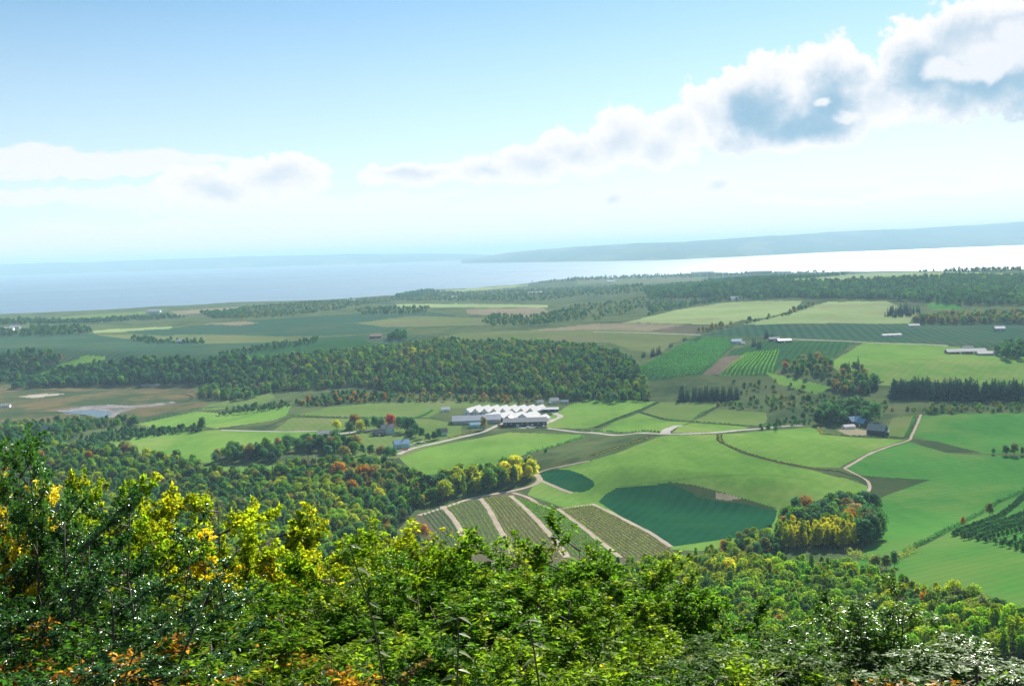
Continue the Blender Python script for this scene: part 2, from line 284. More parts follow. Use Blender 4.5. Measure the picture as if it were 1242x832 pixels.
ZONES = [
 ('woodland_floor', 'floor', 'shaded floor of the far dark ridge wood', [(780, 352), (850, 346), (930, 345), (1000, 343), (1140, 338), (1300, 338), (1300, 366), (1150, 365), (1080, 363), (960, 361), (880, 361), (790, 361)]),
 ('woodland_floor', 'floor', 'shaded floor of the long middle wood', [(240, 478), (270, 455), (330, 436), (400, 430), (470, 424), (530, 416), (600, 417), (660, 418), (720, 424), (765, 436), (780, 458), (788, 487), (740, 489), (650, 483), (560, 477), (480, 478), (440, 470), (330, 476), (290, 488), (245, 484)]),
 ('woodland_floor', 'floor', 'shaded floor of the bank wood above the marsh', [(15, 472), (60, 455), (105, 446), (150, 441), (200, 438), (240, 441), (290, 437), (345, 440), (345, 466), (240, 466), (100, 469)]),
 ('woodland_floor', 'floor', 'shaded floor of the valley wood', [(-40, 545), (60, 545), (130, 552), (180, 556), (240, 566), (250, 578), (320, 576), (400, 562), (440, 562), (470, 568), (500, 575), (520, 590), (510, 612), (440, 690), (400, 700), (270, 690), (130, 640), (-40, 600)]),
 # name, material, label, polygon in photograph pixels of the ground it covers
 ('orchard_slope', 'teal', 'dark blue-green orchard land above the brown marsh', [(-60, 405), (0, 405), (60, 402), (110, 405), (160, 411), (260, 416), (345, 415), (400, 409), (480, 404), (520, 408), (470, 420), (400, 426), (300, 440), (150, 445), (-60, 470)]),
 ('field', 'lush', 'bright grass sliver between two dark woods at left', [(18, 460), (45, 450), (88, 438), (103, 431), (126, 432), (128, 435), (95, 443), (62, 452), (32, 463)]),
 ('field', 'hay', 'pale mown strip in the far left orchard land', [(109, 401), (165, 398), (209, 396), (209, 398.5), (160, 401.5), (117, 404.5)]),
 ('field', 'pasture', 'straw-green strip below the pale mown strip at left', [(112, 405), (180, 407), (260, 406), (345, 409), (342, 415), (245, 417), (200, 412), (150, 411)]),
 ('field', 'teal', 'long teal crop field below the left shore', [(146, 403), (210, 398.5), (262, 393), (330, 387), (440, 380), (520, 378), (560, 384), (590, 392), (500, 397), (470, 403), (400, 407), (340, 408), (262, 405), (200, 407)]),
 ('field', 'meadow', 'narrow light green field along the left shore', [(55, 386), (100, 382), (172, 378), (200, 377), (175, 381), (90, 388)]),
 ('field', 'stubble', 'tan field by the water at left', [(207, 378), (250, 374.5), (290, 372), (285, 378), (215, 382)]),
 ('field', 'rough', 'brown strip behind the left trees', [(-60, 393), (188, 389), (230, 388), (110, 399), (-60, 399)]),
 ('field', 'stubble', 'small tan field above the teal crop', [(246, 393), (292, 389.5), (315, 391.5), (292, 395)]),
 ('field', 'orchard', 'dark orchard block below the straw strip', [(262, 434), (357, 414), (439, 410), (455, 420), (376, 428), (292, 440)]),
 ('field', 'pasture', 'faded pasture reaching to the middle shore', [(430, 392), (500, 383), (600, 386), (640, 392), (560, 395), (470, 397)]),
 ('field', 'hay', 'thin pale field line on the peninsula', [(480, 369), (560, 368.5), (664, 370), (664, 373), (560, 373), (480, 373)]),
 ('field', 'stubble', 'pinkish stubble field on the peninsula', [(564, 375), (658, 373), (668, 380), (635, 385), (568, 381)]),
 ('field', 'hay', 'pale shore field at the tip of the peninsula', [(520, 354), (590, 348.5), (640, 345), (640, 347), (590, 351.5), (530, 356)]),
 ('field', 'pasture', 'pale field by the shore behind the tree line', [(700, 339), (800, 335.5), (860, 334), (850, 340), (760, 345), (700, 344)]),
 ('field', 'rough', 'brown-green land behind the peninsula woods', [(655, 350), (760, 348), (740, 358), (660, 360)]),
 ('field', 'pasture', 'dull green hilltop pasture above the middle wood', [(526, 410), (560, 404), (630, 401), (690, 400), (740, 396), (790, 402), (845, 406), (815, 416), (800, 430), (765, 424), (740, 416), (640, 413), (560, 413)]),
 ('field', 'stubble', 'tan strip along the hilltop pasture', [(640, 401), (690, 396), (720, 393), (758, 391), (829, 394), (789, 402), (740, 400)]),
 ('field', 'hay', 'pale green hay field left of the bright one', [(758, 391), (800, 381), (825, 375), (879, 367), (930, 365), (973, 365), (962, 377), (930, 385), (902, 388), (879, 394), (829, 393)]),
 ('field', 'soil', 'grey-brown ploughed patch below the hay field', [(789, 401), (829, 394), (868, 394), (858, 400), (846, 405)]),
 ('field', 'teal', 'dark teal orchard band behind the farm road', [(848, 407), (905, 394), (990, 392), (1130, 393), (1300, 390), (1300, 431), (1180, 421), (1100, 416), (1020, 412), (950, 409), (890, 408)]),
 ('field', 'hay', 'brightest hay field on the upper right', [(900, 394), (960, 380), (982, 372), (1005, 366), (1076, 365.5), (1112, 380), (1101, 392.5), (982, 392)]),
 ('field', 'hay', 'long pale field on the far right skyline', [(922, 345), (982, 336), (1060, 331), (1130, 329), (1200, 331), (1250, 333), (1200, 336), (1140, 336), (1000, 341), (950, 346)]),
 ('field', 'lush2', 'hay field corner beside the far right wood', [(1120, 366), (1160, 368), (1170, 376), (1130, 376)]),
 ('orchard_slope', 'orchard', 'striped orchard hill at upper right', [(764, 452), (846, 408), (898, 409), (887, 422), (850, 455), (820, 456), (810, 461), (789, 462)]),
 ('vineyard_slope', 'orchard', 'patchwork of vine plots right of the orchard hill', [(857, 455), (890, 424), (925, 414), (1040, 414), (1006, 436), (960, 440), (930, 456)]),
 ('field', 'soil', 'brown plot among the vines', [(851, 455), (880, 432), (905, 430), (872, 455)]),
 ('field', 'lush', 'large green field below the long white barns', [(1005, 441), (1047, 416), (1100, 417), (1150, 420), (1300, 437), (1300, 474), (1190, 468), (1130, 463), (1070, 462), (1020, 452)]),
 ('field', 'lush', 'small green knoll below the vines', [(928, 452), (975, 461), (1010, 470), (990, 478), (945, 466)]),
 ('field', 'lush', 'triangle of grass beside the spruces', [(1063, 467), (1083, 459), (1082, 468)]),
 ('marsh', 'marsh', 'brown salt marsh with reddish grass', [(-60, 468), (85, 467), (233, 465), (237, 480), (258, 483), (246, 495), (210, 501), (176, 510), (145, 507), (112, 515), (68, 510), (-60, 512)]),
 ('mud_flat', 'wetsilt', 'pinkish silt bank in the marsh', [(22, 481), (50, 477.5), (80, 477), (66, 480), (40, 483)]),
 ('mud_flat', 'mud', 'grey mud flat around the tidal pool', [(68, 498), (88, 494.5), (125, 490.5), (160, 492), (210, 487), (215, 489), (165, 495), (147, 500), (138, 506), (120, 507), (98, 503), (80, 502)]),
 ('mud_flat', 'wetsilt', 'pale silt strip on the marsh edge below the wood', [(168, 467), (193, 465), (192, 468), (175, 469)]),
 ('field', 'meadow', 'light meadow bending round the marsh', [(240, 497), (250, 492), (300, 480), (331, 476), (334, 483), (320, 489), (262, 497)]),
 ('field', 'meadow', 'broad yellow-green meadow below the scrub', [(352, 505), (400, 494), (440, 490), (500, 487), (560, 486), (640, 489), (600, 494), (545, 495), (520, 506), (480, 507), (400, 505)]),
 ('field', 'lush', 'green grazing strip by the marsh ditch', [(166, 514), (240, 499), (270, 501), (353, 492), (347, 505), (330, 510), (262, 520), (240, 515), (200, 521)]),
 ('field', 'meadow', 'pair of cattle strips left of the hamlet', [(332, 522), (352, 507), (480, 508), (520, 508), (515, 525), (440, 524), (400, 523)]),
 ('field', 'lush', 'long bright pasture above the dark trees', [(98, 545), (140, 534), (190, 527), (262, 521.5), (330, 523), (430, 525), (400, 528), (375, 535), (345, 548), (320, 540), (262, 553), (257, 562), (190, 555), (130, 555)]),
 ('field', 'lush', 'grassy clearing in the valley wood', [(200, 575), (225, 566), (320, 566), (335, 564), (330, 571), (260, 576)]),
 ('field', 'meadow', 'garden meadow round the hamlet', [(400, 520), (440, 508), (520, 508), (560, 515), (560, 530), (485, 555), (430, 560), (410, 545)]),
 ('field', 'lush', 'bright field in front of the white-roofed sheds', [(484, 555), (520, 543), (565, 534), (616, 524.5), (704, 527), (710, 531), (690, 540), (637, 551), (600, 564), (545, 575), (505, 575)]),
 ('field', 'rough', 'dull green waste strip right of the bright field', [(634, 552), (710, 531), (760, 528), (798, 527), (745, 549), (710, 560), (680, 566), (652, 573), (620, 575)]),
 ('field', 'lush', 'green field right of the shed yard', [(656, 511), (690, 492), (718, 483), (745, 484), (795, 487.5), (772, 499), (740, 512), (712, 519), (664, 519)]),
 ('field', 'meadow', 'meadow between two ditches behind the lane', [(800, 488), (872, 488), (875, 491), (862, 497), (838, 510), (812, 508), (779, 500)]),
 ('field', 'lush', 'wedge of grass above the white lane patch', [(776, 501), (812, 509.5), (838, 512), (825, 516), (806, 524), (723, 524), (745, 512)]),
 ('field', 'meadow', 'meadow with a few bushes right of the ditch', [(841, 511), (872, 497), (930, 500), (930, 512), (918, 516), (880, 514)]),
 ('field', 'lush', 'thin strip of grass along the lane', [(825, 517), (840, 513), (910, 518), (892, 523), (815, 525)]),
 ('field', 'lush', 'largest bright rolling field in the middle', [(640, 600), (652, 578), (680, 568), (708, 561), (745, 550), (798, 530), (815, 527.5), (872, 526.5), (876, 537), (900, 550), (945, 563), (982, 570), (1030, 581), (1052, 589), (1056, 594), (1000, 606), (965, 618), (950, 636), (935, 655), (850, 668), (812, 666), (718, 613), (690, 618)]),
 ('field', 'dark', 'small grass hollow beside the lane, its shade painted dark green', [(652, 575.5), (660, 571.5), (675, 569), (691, 570), (706, 575), (719, 583), (721, 589), (714, 594), (704, 597), (692, 596), (680, 592), (667, 586), (655, 580)]),
 ('field', 'dark', 'large grass slope with its shade painted dark green', [(725, 608), (734, 599), (748, 592), (772, 589), (795, 587.5), (820, 585), (842, 589), (871, 599), (900, 606), (930, 613), (943, 619), (940, 632), (930, 648), (871, 655), (821, 662), (812, 662), (772, 640), (745, 620)]),
 ('field', 'brownwedge', 'worn brown brow above the dark slope', [(808, 584), (842, 588), (871, 596), (900, 604), (942, 616), (935, 619), (900, 610), (878, 609), (846, 603), (840, 598), (822, 590)]),
 ('field', 'bare', 'bare earth scar on the brow of the dark slope', [(868, 597), (885, 600), (900, 605), (880, 607), (868, 605)]),
 ('vegetable_field', 'veg', 'striped vegetable plots between dirt lanes', [(505, 625), (552, 613), (589, 600), (616, 597), (637, 600), (657, 614), (681, 617), (718, 612), (745, 624), (814, 664), (820, 675), (720, 690), (600, 690), (505, 650)]),
 ('field', 'lush', 'green field left of the farm with the black barn', [(874, 526.5), (925, 523), (960, 520), (985, 518), (1000, 527), (1055, 531), (1099, 533), (1060, 546), (1030, 560), (1018, 567), (982, 566), (930, 555.5), (895, 544.5), (878, 535.5)]),
 ('farmyard', 'bare', 'pale earth yard in front of the black barn', [(1016, 522), (1030, 519), (1055, 523), (1056, 528), (1028, 527.5)]),
 ('field', 'meadow', 'small paddock right of the black barn', [(1072, 527), (1083, 507), (1112, 504), (1103, 530)]),
 ('field', 'lush2', 'deep green field right of the farm track', [(1118, 504), (1160, 502), (1300, 499), (1300, 552), (1190, 549.5), (1135, 536), (1108, 530)]),
 ('field', 'brownwedge', 'brown seam between two deep green fields', [(1105, 533), (1135, 535), (1192, 549), (1150, 549), (1118, 541)]),
 ('field', 'lush2', 'big deep green field at right', [(1024, 568), (1060, 549), (1102, 536), (1150, 550), (1300, 556), (1300, 585), (1240, 600), (1195, 622), (1160, 640), (1120, 658), (1095, 672), (1060, 690), (1040, 690), (1055, 640), (1055, 612), (1062, 607), (1088, 596), (1128, 582), (1050, 577)]),
 ('field', 'brownwedge', 'brown rough wedge pointing right', [(1012, 569), (1030, 575), (1080, 579), (1128, 582), (1088, 596), (1062, 607), (1056, 602), (1054, 590), (1040, 582)]),
 ('field', 'lush2', 'orchard grass under the fruit tree rows at the right edge', [(1146, 648), (1195, 622), (1300, 560), (1300, 700), (1165, 658)]),
 ('field', 'lush2', 'deep green field at the lower right edge', [(1060, 705), (1098, 672), (1150, 647), (1165, 657), (1300, 690), (1300, 800), (1170, 740), (1100, 715)]),
]
print('terrain...')
ang = np.concatenate([np.linspace(-180, -40, 56)[:-1], np.linspace(-40, -28, 60)[:-1], np.linspace(-28, 28, 1500), np.linspace(28, 40, 60)[1:], np.linspace(40, 180, 56)[1:]])
dd = np.arange(470, 26, -0.68)
rings = np.concatenate([np.geomspace(1.2, 480, 110)[:-1], 175 * F / dd])
A, RR = np.meshgrid(R(1) * ang, rings)
TX, TY = np.sin(A) * RR, np.cos(A) * RR
TZ = H(TX, TY)
nr, na = TX.shape
PX, PY, PD = project(TX, TY, TZ)
front = TY > 100
wob = np.sin(TX * .043) * np.cos(TY * .037) + .6 * np.sin(TX * .11 + TY * .09)
PXw = PX + np.where(front, .8 * wob, 0); PYw = PY + np.where(front, .32 * np.sin(TX * .05 + 1) * np.cos(TY * .06), 0)
fx = .25 * (PXw[:-1, :-1] + PXw[1:, :-1] + PXw[:-1, 1:] + PXw[1:, 1:]); fy = .25 * (PYw[:-1, :-1] + PYw[1:, :-1] + PYw[:-1, 1:] + PYw[1:, 1:])
ffront = (TY[:-1, :-1] > 100)
idx = np.arange(nr * na).reshape(nr, na)
quads = np.stack([idx[:-1, :-1], idx[:-1, 1:], idx[1:, 1:], idx[1:, :-1]], -1).reshape(-1, 4)
zone = np.full(fx.shape, -1, np.int32)
# woodland floor where the trees stand close is set later through WOODS
WOODS_FLOOR = []
for i, z in enumerate(ZONES):
    zone[pip(fx, fy, z[3]) & ffront] = i
nearhill = (RR[:-1, :-1] < 470) & (zone < 0)
V = np.stack([TX, TY, TZ], -1).reshape(-1, 3)
zf = zone.ravel()
def submesh(sel, name, mat, **props):
    q = quads[sel]; u, inv = np.unique(q, return_inverse=True)
    me = mesh_np(name, V[u], inv.reshape(q.shape)[:, ::-1], [mat], smooth=True)
    return mobj(name, me, None, **props)
submesh((zf < 0) & ~nearhill.ravel(), 'ground', GM['rough'], kind='structure', label='rough olive-green ground between the fields')
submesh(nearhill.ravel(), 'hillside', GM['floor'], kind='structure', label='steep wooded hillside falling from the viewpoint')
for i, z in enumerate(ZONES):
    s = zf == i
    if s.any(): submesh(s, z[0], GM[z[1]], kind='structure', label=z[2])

# ------------------------------------------------------------------ roads, lanes and ditches
def ribbon(name, mat, label, pts, w, lift=.12, kind='structure', step=5.0):
    P = [at(*p)[:2] for p in pts]; pl = [P[0]]
    # smooth by Catmull-Rom
    Q = []
    for i in range(len(P) - 1):
        a, b = P[i], P[i + 1]; am = P[i - 1] if i else a; bp = P[i + 2] if i + 2 < len(P) else b
        n = max(2, int(np.hypot(*(b - a)) / step))
        for k in range(n):
            t = k / n; Q.append(.5 * ((2 * a) + (b - am) * t + (2 * am - 5 * a + 4 * b - bp) * t * t + (-am + 3 * a - 3 * b + bp) * t ** 3))
    Q.append(P[-1]); Q = np.array(Q)
    T = np.gradient(Q, axis=0); T /= np.linalg.norm(T, axis=1)[:, None] + 1e-9; Nn = np.stack([-T[:, 1], T[:, 0]], 1)
    wv = w * (1 + .18 * np.sin(np.arange(len(Q)) * 1.7) * np.sin(np.arange(len(Q)) * .53))
    cols = []
    for f in (-.5, -.17, .17, .5):
        xy = Q + Nn * (wv * f)[:, None]; zz = H(xy[:, 0], xy[:, 1]) + lift * (1 if abs(f) < .3 else .55); cols.append(np.column_stack([xy, zz]))
    Vv = np.stack(cols, 1).reshape(-1, 3); n = len(Q); ii = np.arange(n * 4).reshape(n, 4)
    q = np.stack([ii[:-1, :-1], ii[:-1, 1:], ii[1:, 1:], ii[1:, :-1]], -1).reshape(-1, 4)
    return mobj(name, mesh_np(name, Vv, q[:, ::-1], [mat], smooth=True), None, kind=kind, label=label)
M_ROAD = ground_mat('pale_gravel', (.46, .41, .36), (.60, .55, .50), None, .05, .8)
M_DITCH = ground_mat('ditch_weeds', (.035, .055, .025), (.08, .085, .04), None, .1, .5)
M_LANE = ground_mat('dirt_lane_earth', (.44, .35, .26), (.58, .48, .37), None, .08, .8)
ribbon('road', M_ROAD, 'pale farm road running to the white-roofed sheds', [(483, 551), (500, 544), (530, 537), (560, 530), (585, 524), (601, 517), (612, 513)], 5)
ribbon('road', M_ROAD, 'yard road along the front of the sheds', [(612, 513), (635, 519), (655, 516), (672, 509), (680, 505), (672, 501)], 6)
ribbon('road', M_ROAD, 'straight lane crossing the middle fields', [(664, 519.5), (700, 524), (730, 526), (800, 526), (860, 525), (905, 521), (950, 517), (975, 516)], 5)
ribbon('road', M_ROAD, 'white lane patch bending off the straight lane', [(806, 526), (810, 521), (818, 517.5), (824, 516)], 9)
ribbon('road', M_ROAD, 'pale road behind the right hill farm', [(935, 411.5), (960, 411.5), (1000, 413), (1050, 415.5), (1100, 417), (1150, 419.5)], 6, .3)
ribbon('road', M_ROAD, 'faint road across the hilltop pasture', [(720, 403), (780, 404), (830, 405.5), (850, 406.5)], 6, .4)
ribbon('road', M_ROAD, 'thin white road along the cattle strips', [(268, 521.5), (300, 522.5), (345, 523.5), (385, 523)], 4, .2)
ribbon('road', M_ROAD, 'road into the hamlet', [(388, 530), (402, 527.5), (425, 524.5), (450, 522), (470, 523)], 6, .2)
for nm, pp in (('outermost left', [(536, 614), (546, 624), (556, 638), (562, 652), (567, 664)]), ('second', [(582, 604), (592, 616), (604, 638), (614, 655), (621, 669)]), ('third and widest', [(619, 601), (632, 613), (648, 628), (668, 650), (676, 660), (688, 676)]),
               ('fourth, from the bend,', [(676, 617), (690, 627), (712, 643), (735, 662), (752, 676)])):
    ribbon('dirt_lane', M_LANE, nm + ' tan earth lane between the striped vegetable plots', pp, 3.7 if 'third' not in nm else 4.4, .15)
ribbon('dirt_lane', M_LANE, 'tan earth lane along the poplar wood edge', [(508, 625), (540, 615), (570, 605), (600, 599), (625, 594.5), (645, 589), (655, 582), (650, 575)], 4.5, .15)
ribbon('dirt_lane', M_LANE, 'tan lane curving above the striped plots', [(622, 597.5), (640, 603), (655, 612), (675, 617.5), (700, 614), (720, 612)], 3.2, .17)
ribbon('dirt_lane', M_LANE, 'tan lane below the dark slope', [(718, 611), (740, 621), (765, 634), (790, 647), (814, 663)], 3.2, .16)
ribbon('dirt_lane', M_LANE, 'earth lane past the small dark hollow', [(655, 583), (668, 588), (682, 594), (694, 598)], 3, .18)
ribbon('dirt_lane', M_LANE, 'short lane above the small dark hollow', [(651, 574), (665, 569), (690, 564), (715, 559)], 2.4, .18)
ribbon('farm_track', M_LANE, 'two-rut track from the farm down to the brown wedge', [(1117, 503), (1113, 513), (1106, 528), (1102, 534), (1080, 541), (1058, 549), (1038, 560), (1024, 568)], 2.2, .15)
ribbon('farm_track', M_LANE, 'short curved track by the brown wedge', [(1024, 568), (1040, 576), (1052, 583), (1055, 592), (1052, 597)], 2.4, .15)
DITCH = [('dark ditch snaking down to the brown wedge', [(873, 527), (873, 534), (885, 541), (905, 549), (945, 560), (982, 567), (1015, 571), (1030, 576)], 5),
 ('ditch between the two meadows behind the lane', [(775, 500), (795, 506), (815, 510.5), (850, 512.5), (905, 516)], 4),
 ('long diagonal ditch right of the shed yard', [(798, 488), (775, 498), (750, 507), (722, 519)], 6),
 ('wide dark ditch below the lane', [(795, 527), (765, 537), (740, 545), (718, 553)], 8),
 ('ditch along the top of the broad meadow', [(352, 505), (400, 506.5), (450, 507), (500, 507.5), (515, 503)], 4),
 ('ditch through the cattle strips', [(352, 507), (335, 513), (318, 520)], 3.5),
 ('ditch below the paddock', [(995, 527), (1030, 529.5), (1070, 531), (1102, 532)], 3),
 ('ditch along the marsh edge', [(177, 509), (200, 503), (230, 497), (250, 494), (290, 493), (340, 490), (353, 486)], 5),
 ('ditch between shed field and waste strip', [(890, 489), (874, 492), (862, 498), (842, 508)], 3.5),
 ('ditch beside the farm track', [(1110, 505), (1106, 516), (1099, 530)], 4),
 ('green winding creek in the marsh', [(205, 479), (220, 478), (232, 481), (228, 486), (210, 490)], 5),
 ('dark creek along the marsh', [(-20, 475), (20, 473), (60, 474), (90, 476)], 6),
 ('dark creek above the barn', [(14, 503), (50, 500), (90, 501), (110, 505)], 9)]
for lb, pp, w in DITCH: ribbon('ditch', M_DITCH, lb, pp, w, .1)

# ------------------------------------------------------------------ water
def water_mat(name, col, rough, bump, sc_=.02):
    m, nt = newmat(name)
    g = N(nt, 'ShaderNodeNewGeometry').outputs['Position']
    mp = N(nt, 'ShaderNodeMapping', inp={'Scale': (.25, 1, 1)}); L(nt, g, mp.inputs[0])
    n1 = noise(nt, mp.outputs[0], .0009, 4, .5)
    b = N(nt, 'ShaderNodeBsdfPrincipled', inp={'Base Color': rgb(col), 'IOR': 1.33, 'Specular IOR Level': .5})
    L(nt, math_(nt, 'ADD', math_(nt, 'MULTIPLY', n1, .4), rough - .2), b.inputs['Roughness'])
    n2 = noise(nt, g, sc_, 4, .6); bp = N(nt, 'ShaderNodeBump', inp={'Strength': bump, 'Distance': 1.0}); L(nt, n2, bp.inputs['Height']); L(nt, bp.outputs[0], b.inputs['Normal'])
    out(nt, b.outputs[0]); return m
M_SEA = water_mat('sea_water', (.09, .14, .19), .42, .15)
s = MB(); s.add([(-88000, 2600, 0), (88000, 2600, 0), (88000, 119000, 0), (-88000, 119000, 0)], [(0, 1, 2, 3)])
s.obj('sea', M_SEA, kind='structure', label='hazy open sea with a bright sunlit reach at right')
# tidal pool on the mud
poolp = [(76, 500), (90, 498.5), (112, 497), (132, 499), (136, 502), (130, 506), (118, 506.5), (105, 503.5), (90, 502)]
s = MB(); pts = [at(*p) for p in poolp]; s.add([(p[0], p[1], 3.35) for p in pts], [tuple(range(len(pts)))[::-1]])
s.obj('tidal_pool', water_mat('pool_water', (.05, .07, .08), .25, .05, .2), kind='structure', label='silvery tidal pool in the brown marsh')

# ------------------------------------------------------------------ far hills across the water
M_FAR, nt = newmat('distant_woods_and_fields')
g = N(nt, 'ShaderNodeNewGeometry').outputs['Position']
mp = N(nt, 'ShaderNodeMapping', inp={'Scale': (.0022, .0011, .0)}); L(nt, g, mp.inputs[0])
vo = N(nt, 'ShaderNodeTexVoronoi', inp={'Scale': 1.0}); L(nt, mp.outputs[0], vo.inputs['Vector'])
sep = N(nt, 'ShaderNodeSeparateColor'); L(nt, vo.outputs['Color'], sep.inputs[0])
cc = ramp(nt, sep.outputs[0], [(0.0, (.03, .06, .03)), (.62, (.04, .075, .035)), (.66, (.09, .12, .06)), (.86, (.14, .15, .08)), (1.0, (.20, .18, .12))])
cc = mix(nt, noise(nt, g, .002, 6, .7), cc, (.05, .08, .04))
bs = N(nt, 'ShaderNodeBsdfDiffuse'); L(nt, cc, bs.inputs[0]); out(nt, bs.outputs[0])
def far_hills(name, label, shore, top, depth, hz, n=420, nd=14, seed=1, tmax=60000):
    """shore, top: (px,py) polylines; a real ridge rising over `depth` metres behind its shore."""
    r = np.random.default_rng(seed); shore = np.array(shore, float); top = np.array(top, float)
    xs = np.linspace(shore[0, 0], shore[-1, 0], n); v = []
    ph = r.uniform(0, 6.28, 6)
    for j in range(nd + 1):
        f = j / nd
        for px in xs:
            ys = np.interp(px, shore[:, 0], shore[:, 1]); yt = np.interp(px, top[:, 0], top[:, 1])
            d = ray(px, ys); t = -CZ / d[2] if d[2] < 0 else tmax; t = min(t, tmax)
            d2 = ray(px, yt); t2 = t + depth
            ztop = CZ + d2[2] * t2
            wig = sum(math.sin(px * k * .021 + ph[i] + f * 3) / (k ** .8) for i, k in enumerate((1, 2.3, 4.1, 7.7, 13, 23))) * hz
            prof = (f ** .75) if f < .8 else .846 * (1 - ((f - .8) / .2) ** 2 * .6) + .0
            prof = min(prof, .85) / .85
            z = -6 if j == 0 else max(1.5 + ztop * prof + wig * prof, -5)
            if ztop < 20: z = -6 + (z + 6) * max(0, ztop / 20)
            tt = t + (depth / .8) * f
            v.append((d[0] * tt, d[1] * tt, z))
    ii = np.arange((nd + 1) * n).reshape(nd + 1, n)
    q = np.stack([ii[:-1, :-1], ii[:-1, 1:], ii[1:, 1:], ii[1:, :-1]], -1).reshape(-1, 4)
    mobj(name, mesh_np(name, np.array(v), q, [M_FAR], smooth=True), None, kind='structure', label=label)
far_hills('hills', 'long pale blue hills across the bay at right', [(560, 319.5), (640, 318.5), (800, 316), (900, 311.5), (1000, 306.5), (1100, 303), (1242, 297.5), (1500, 290)],
          [(560, 314), (620, 306), (700, 299.5), (800, 294), (900, 288), (1000, 282.5), (1100, 277), (1180, 272.5), (1242, 268.5), (1500, 262)], 4500, 9)
far_hills('hills', 'faint low headland on the horizon at left', [(-150, 333.5), (0, 328.6), (150, 323.6), (300, 318.5), (420, 314.8), (600, 308.8)], [(-150, 325.5), (0, 320.5), (150, 315.5), (300, 311), (420, 307.5), (520, 307), (600, 309.5)], 4000, 8, 240, 8, 4, 25000)

# ------------------------------------------------------------------ trees
def cards(P, Nrm, size, r, elong=1.0):
    """leaf clumps: bent 4-gons centred on P facing Nrm"""
    n = len(P); a = r.normal(size=(n, 3)); U = np.cross(Nrm, a); U /= np.linalg.norm(U, axis=1)[:, None] + 1e-9; Wv = np.cross(Nrm, U)
    s = size[:, None]
    c = [P + U * s * r.uniform(.4, .75, (n, 1)) * elong, P + Wv * s * r.uniform(.35, .65, (n, 1)), P - U * s * r.uniform(.4, .75, (n, 1)) * elong, P - Wv * s * r.uniform(.35, .65, (n, 1))]
    c[0] = c[0] - Nrm * s * r.uniform(0, .4, (n, 1)); c[2] = c[2] - Nrm * s * r.uniform(0, .4, (n, 1))
    return np.stack(c, 1).reshape(-1, 3)
def crown_mesh(name, seed, h=10., w=7., z0=2.2, nl=14, nc=1100, cs=.62, kind='round', mat=None):
    r = np.random.default_rng(seed); P = []; Nn = []; Vr = []
    lob = []
    for i in range(nl):
        f = (i + .5) / nl
        zz = z0 + (h - z0) * (.12 + .80 * f)
        if kind == 'poplar': env = (w / 2) * (math.sin(math.pi * min(1, .18 + .80 * f)) ** .6)
        else: env = (w / 2) * math.sqrt(max(.05, 1 - ((f - .42) / .62) ** 2))
        a = i * 2.4 + r.uniform(-.5, .5); rad = env * r.uniform(.3, .62)
        rl = w * r.uniform(.17, .27) * (1.0 if kind != 'poplar' else .8)
        lob.append((rad * math.cos(a), rad * math.sin(a), zz - rl * .25, rl, r.uniform(.0, 1)))
    lob.append((0, 0, z0 + (h - z0) * .5, w * .3, .5))
    per = nc // len(lob)
    for (lx, ly, lz, rl, lv) in lob:
        d = r.normal(size=(per, 3)); d /= np.linalg.norm(d, axis=1)[:, None]; d[:, 2] = np.where(d[:, 2] < -.5, -d[:, 2], d[:, 2])
        q = r.uniform(.72, 1.16, (per, 1)); st = np.array([1, 1, .85 if kind != 'poplar' else 1.5])
        P.append(np.array([lx, ly, lz]) + d * q * rl * st)
        nn = d + r.normal(size=(per, 3)) * .5 + np.array([0, 0, .7]); nn /= np.linalg.norm(nn, axis=1)[:, None]; Nn.append(nn)
        Vr.append(np.clip(.25 + .45 * lv + r.normal(size=per) * .2, 0, 1))
    P = np.concatenate(P); Nn = np.concatenate(Nn); Vr = np.concatenate(Vr)
    k = P[:, 2] > z0 * .55; P, Nn, Vr = P[k], Nn[k], Vr[k]
    v = cards(P, Nn, np.full(len(P), cs) * r.uniform(.7, 1.3, len(P)), r)
    return mesh_np(name, v, np.arange(len(v)).reshape(-1, 4), [mat or M_CROWN], {'var': ('FACE', Vr)})
def spruce_mesh(name, seed, h=16., w=5.2, nc=1100, cs=.8):
    r = np.random.default_rng(seed); P = []; Nn = []; sz = []
    tiers = 16
    for t in range(tiers):
        f = t / tiers; z = .9 + (h - .9) * f; rad = (w / 2) * (1 - f) ** .85 + .12
        n = max(5, int(nc / tiers * (1 - f * .75)))
        nb = max(5, int(11 * (1 - f * .5))); ba = r.uniform(0, 6.28, nb); bl = r.uniform(.75, 1.12, nb)
        k = r.integers(0, nb, n); a = ba[k] + r.normal(size=n) * .16; q = r.uniform(.15, 1, n) ** .7 * bl[k]
        rr = rad * q
        P.append(np.stack([rr * np.cos(a), rr * np.sin(a), z + .35 * h / tiers * r.uniform(-1, 1, n) - rr * .28], 1))
        nn = np.stack([np.cos(a) * .6, np.sin(a) * .6, np.full(n, .8)], 1) + r.normal(size=(n, 3)) * .3; Nn.append(nn / np.linalg.norm(nn, axis=1)[:, None])
        sz.append(np.full(n, cs * (1 - f * .6)))
    P = np.concatenate(P); Nn = np.concatenate(Nn); sz = np.concatenate(sz)
    v = cards(P, Nn, sz, r, 1.15)
    return mesh_np(name, v, np.arange(len(v)).reshape(-1, 4), [M_SPRUCE], {'var': ('FACE', np.clip(.5 + r.normal(size=len(P)) * .22, 0, 1))})
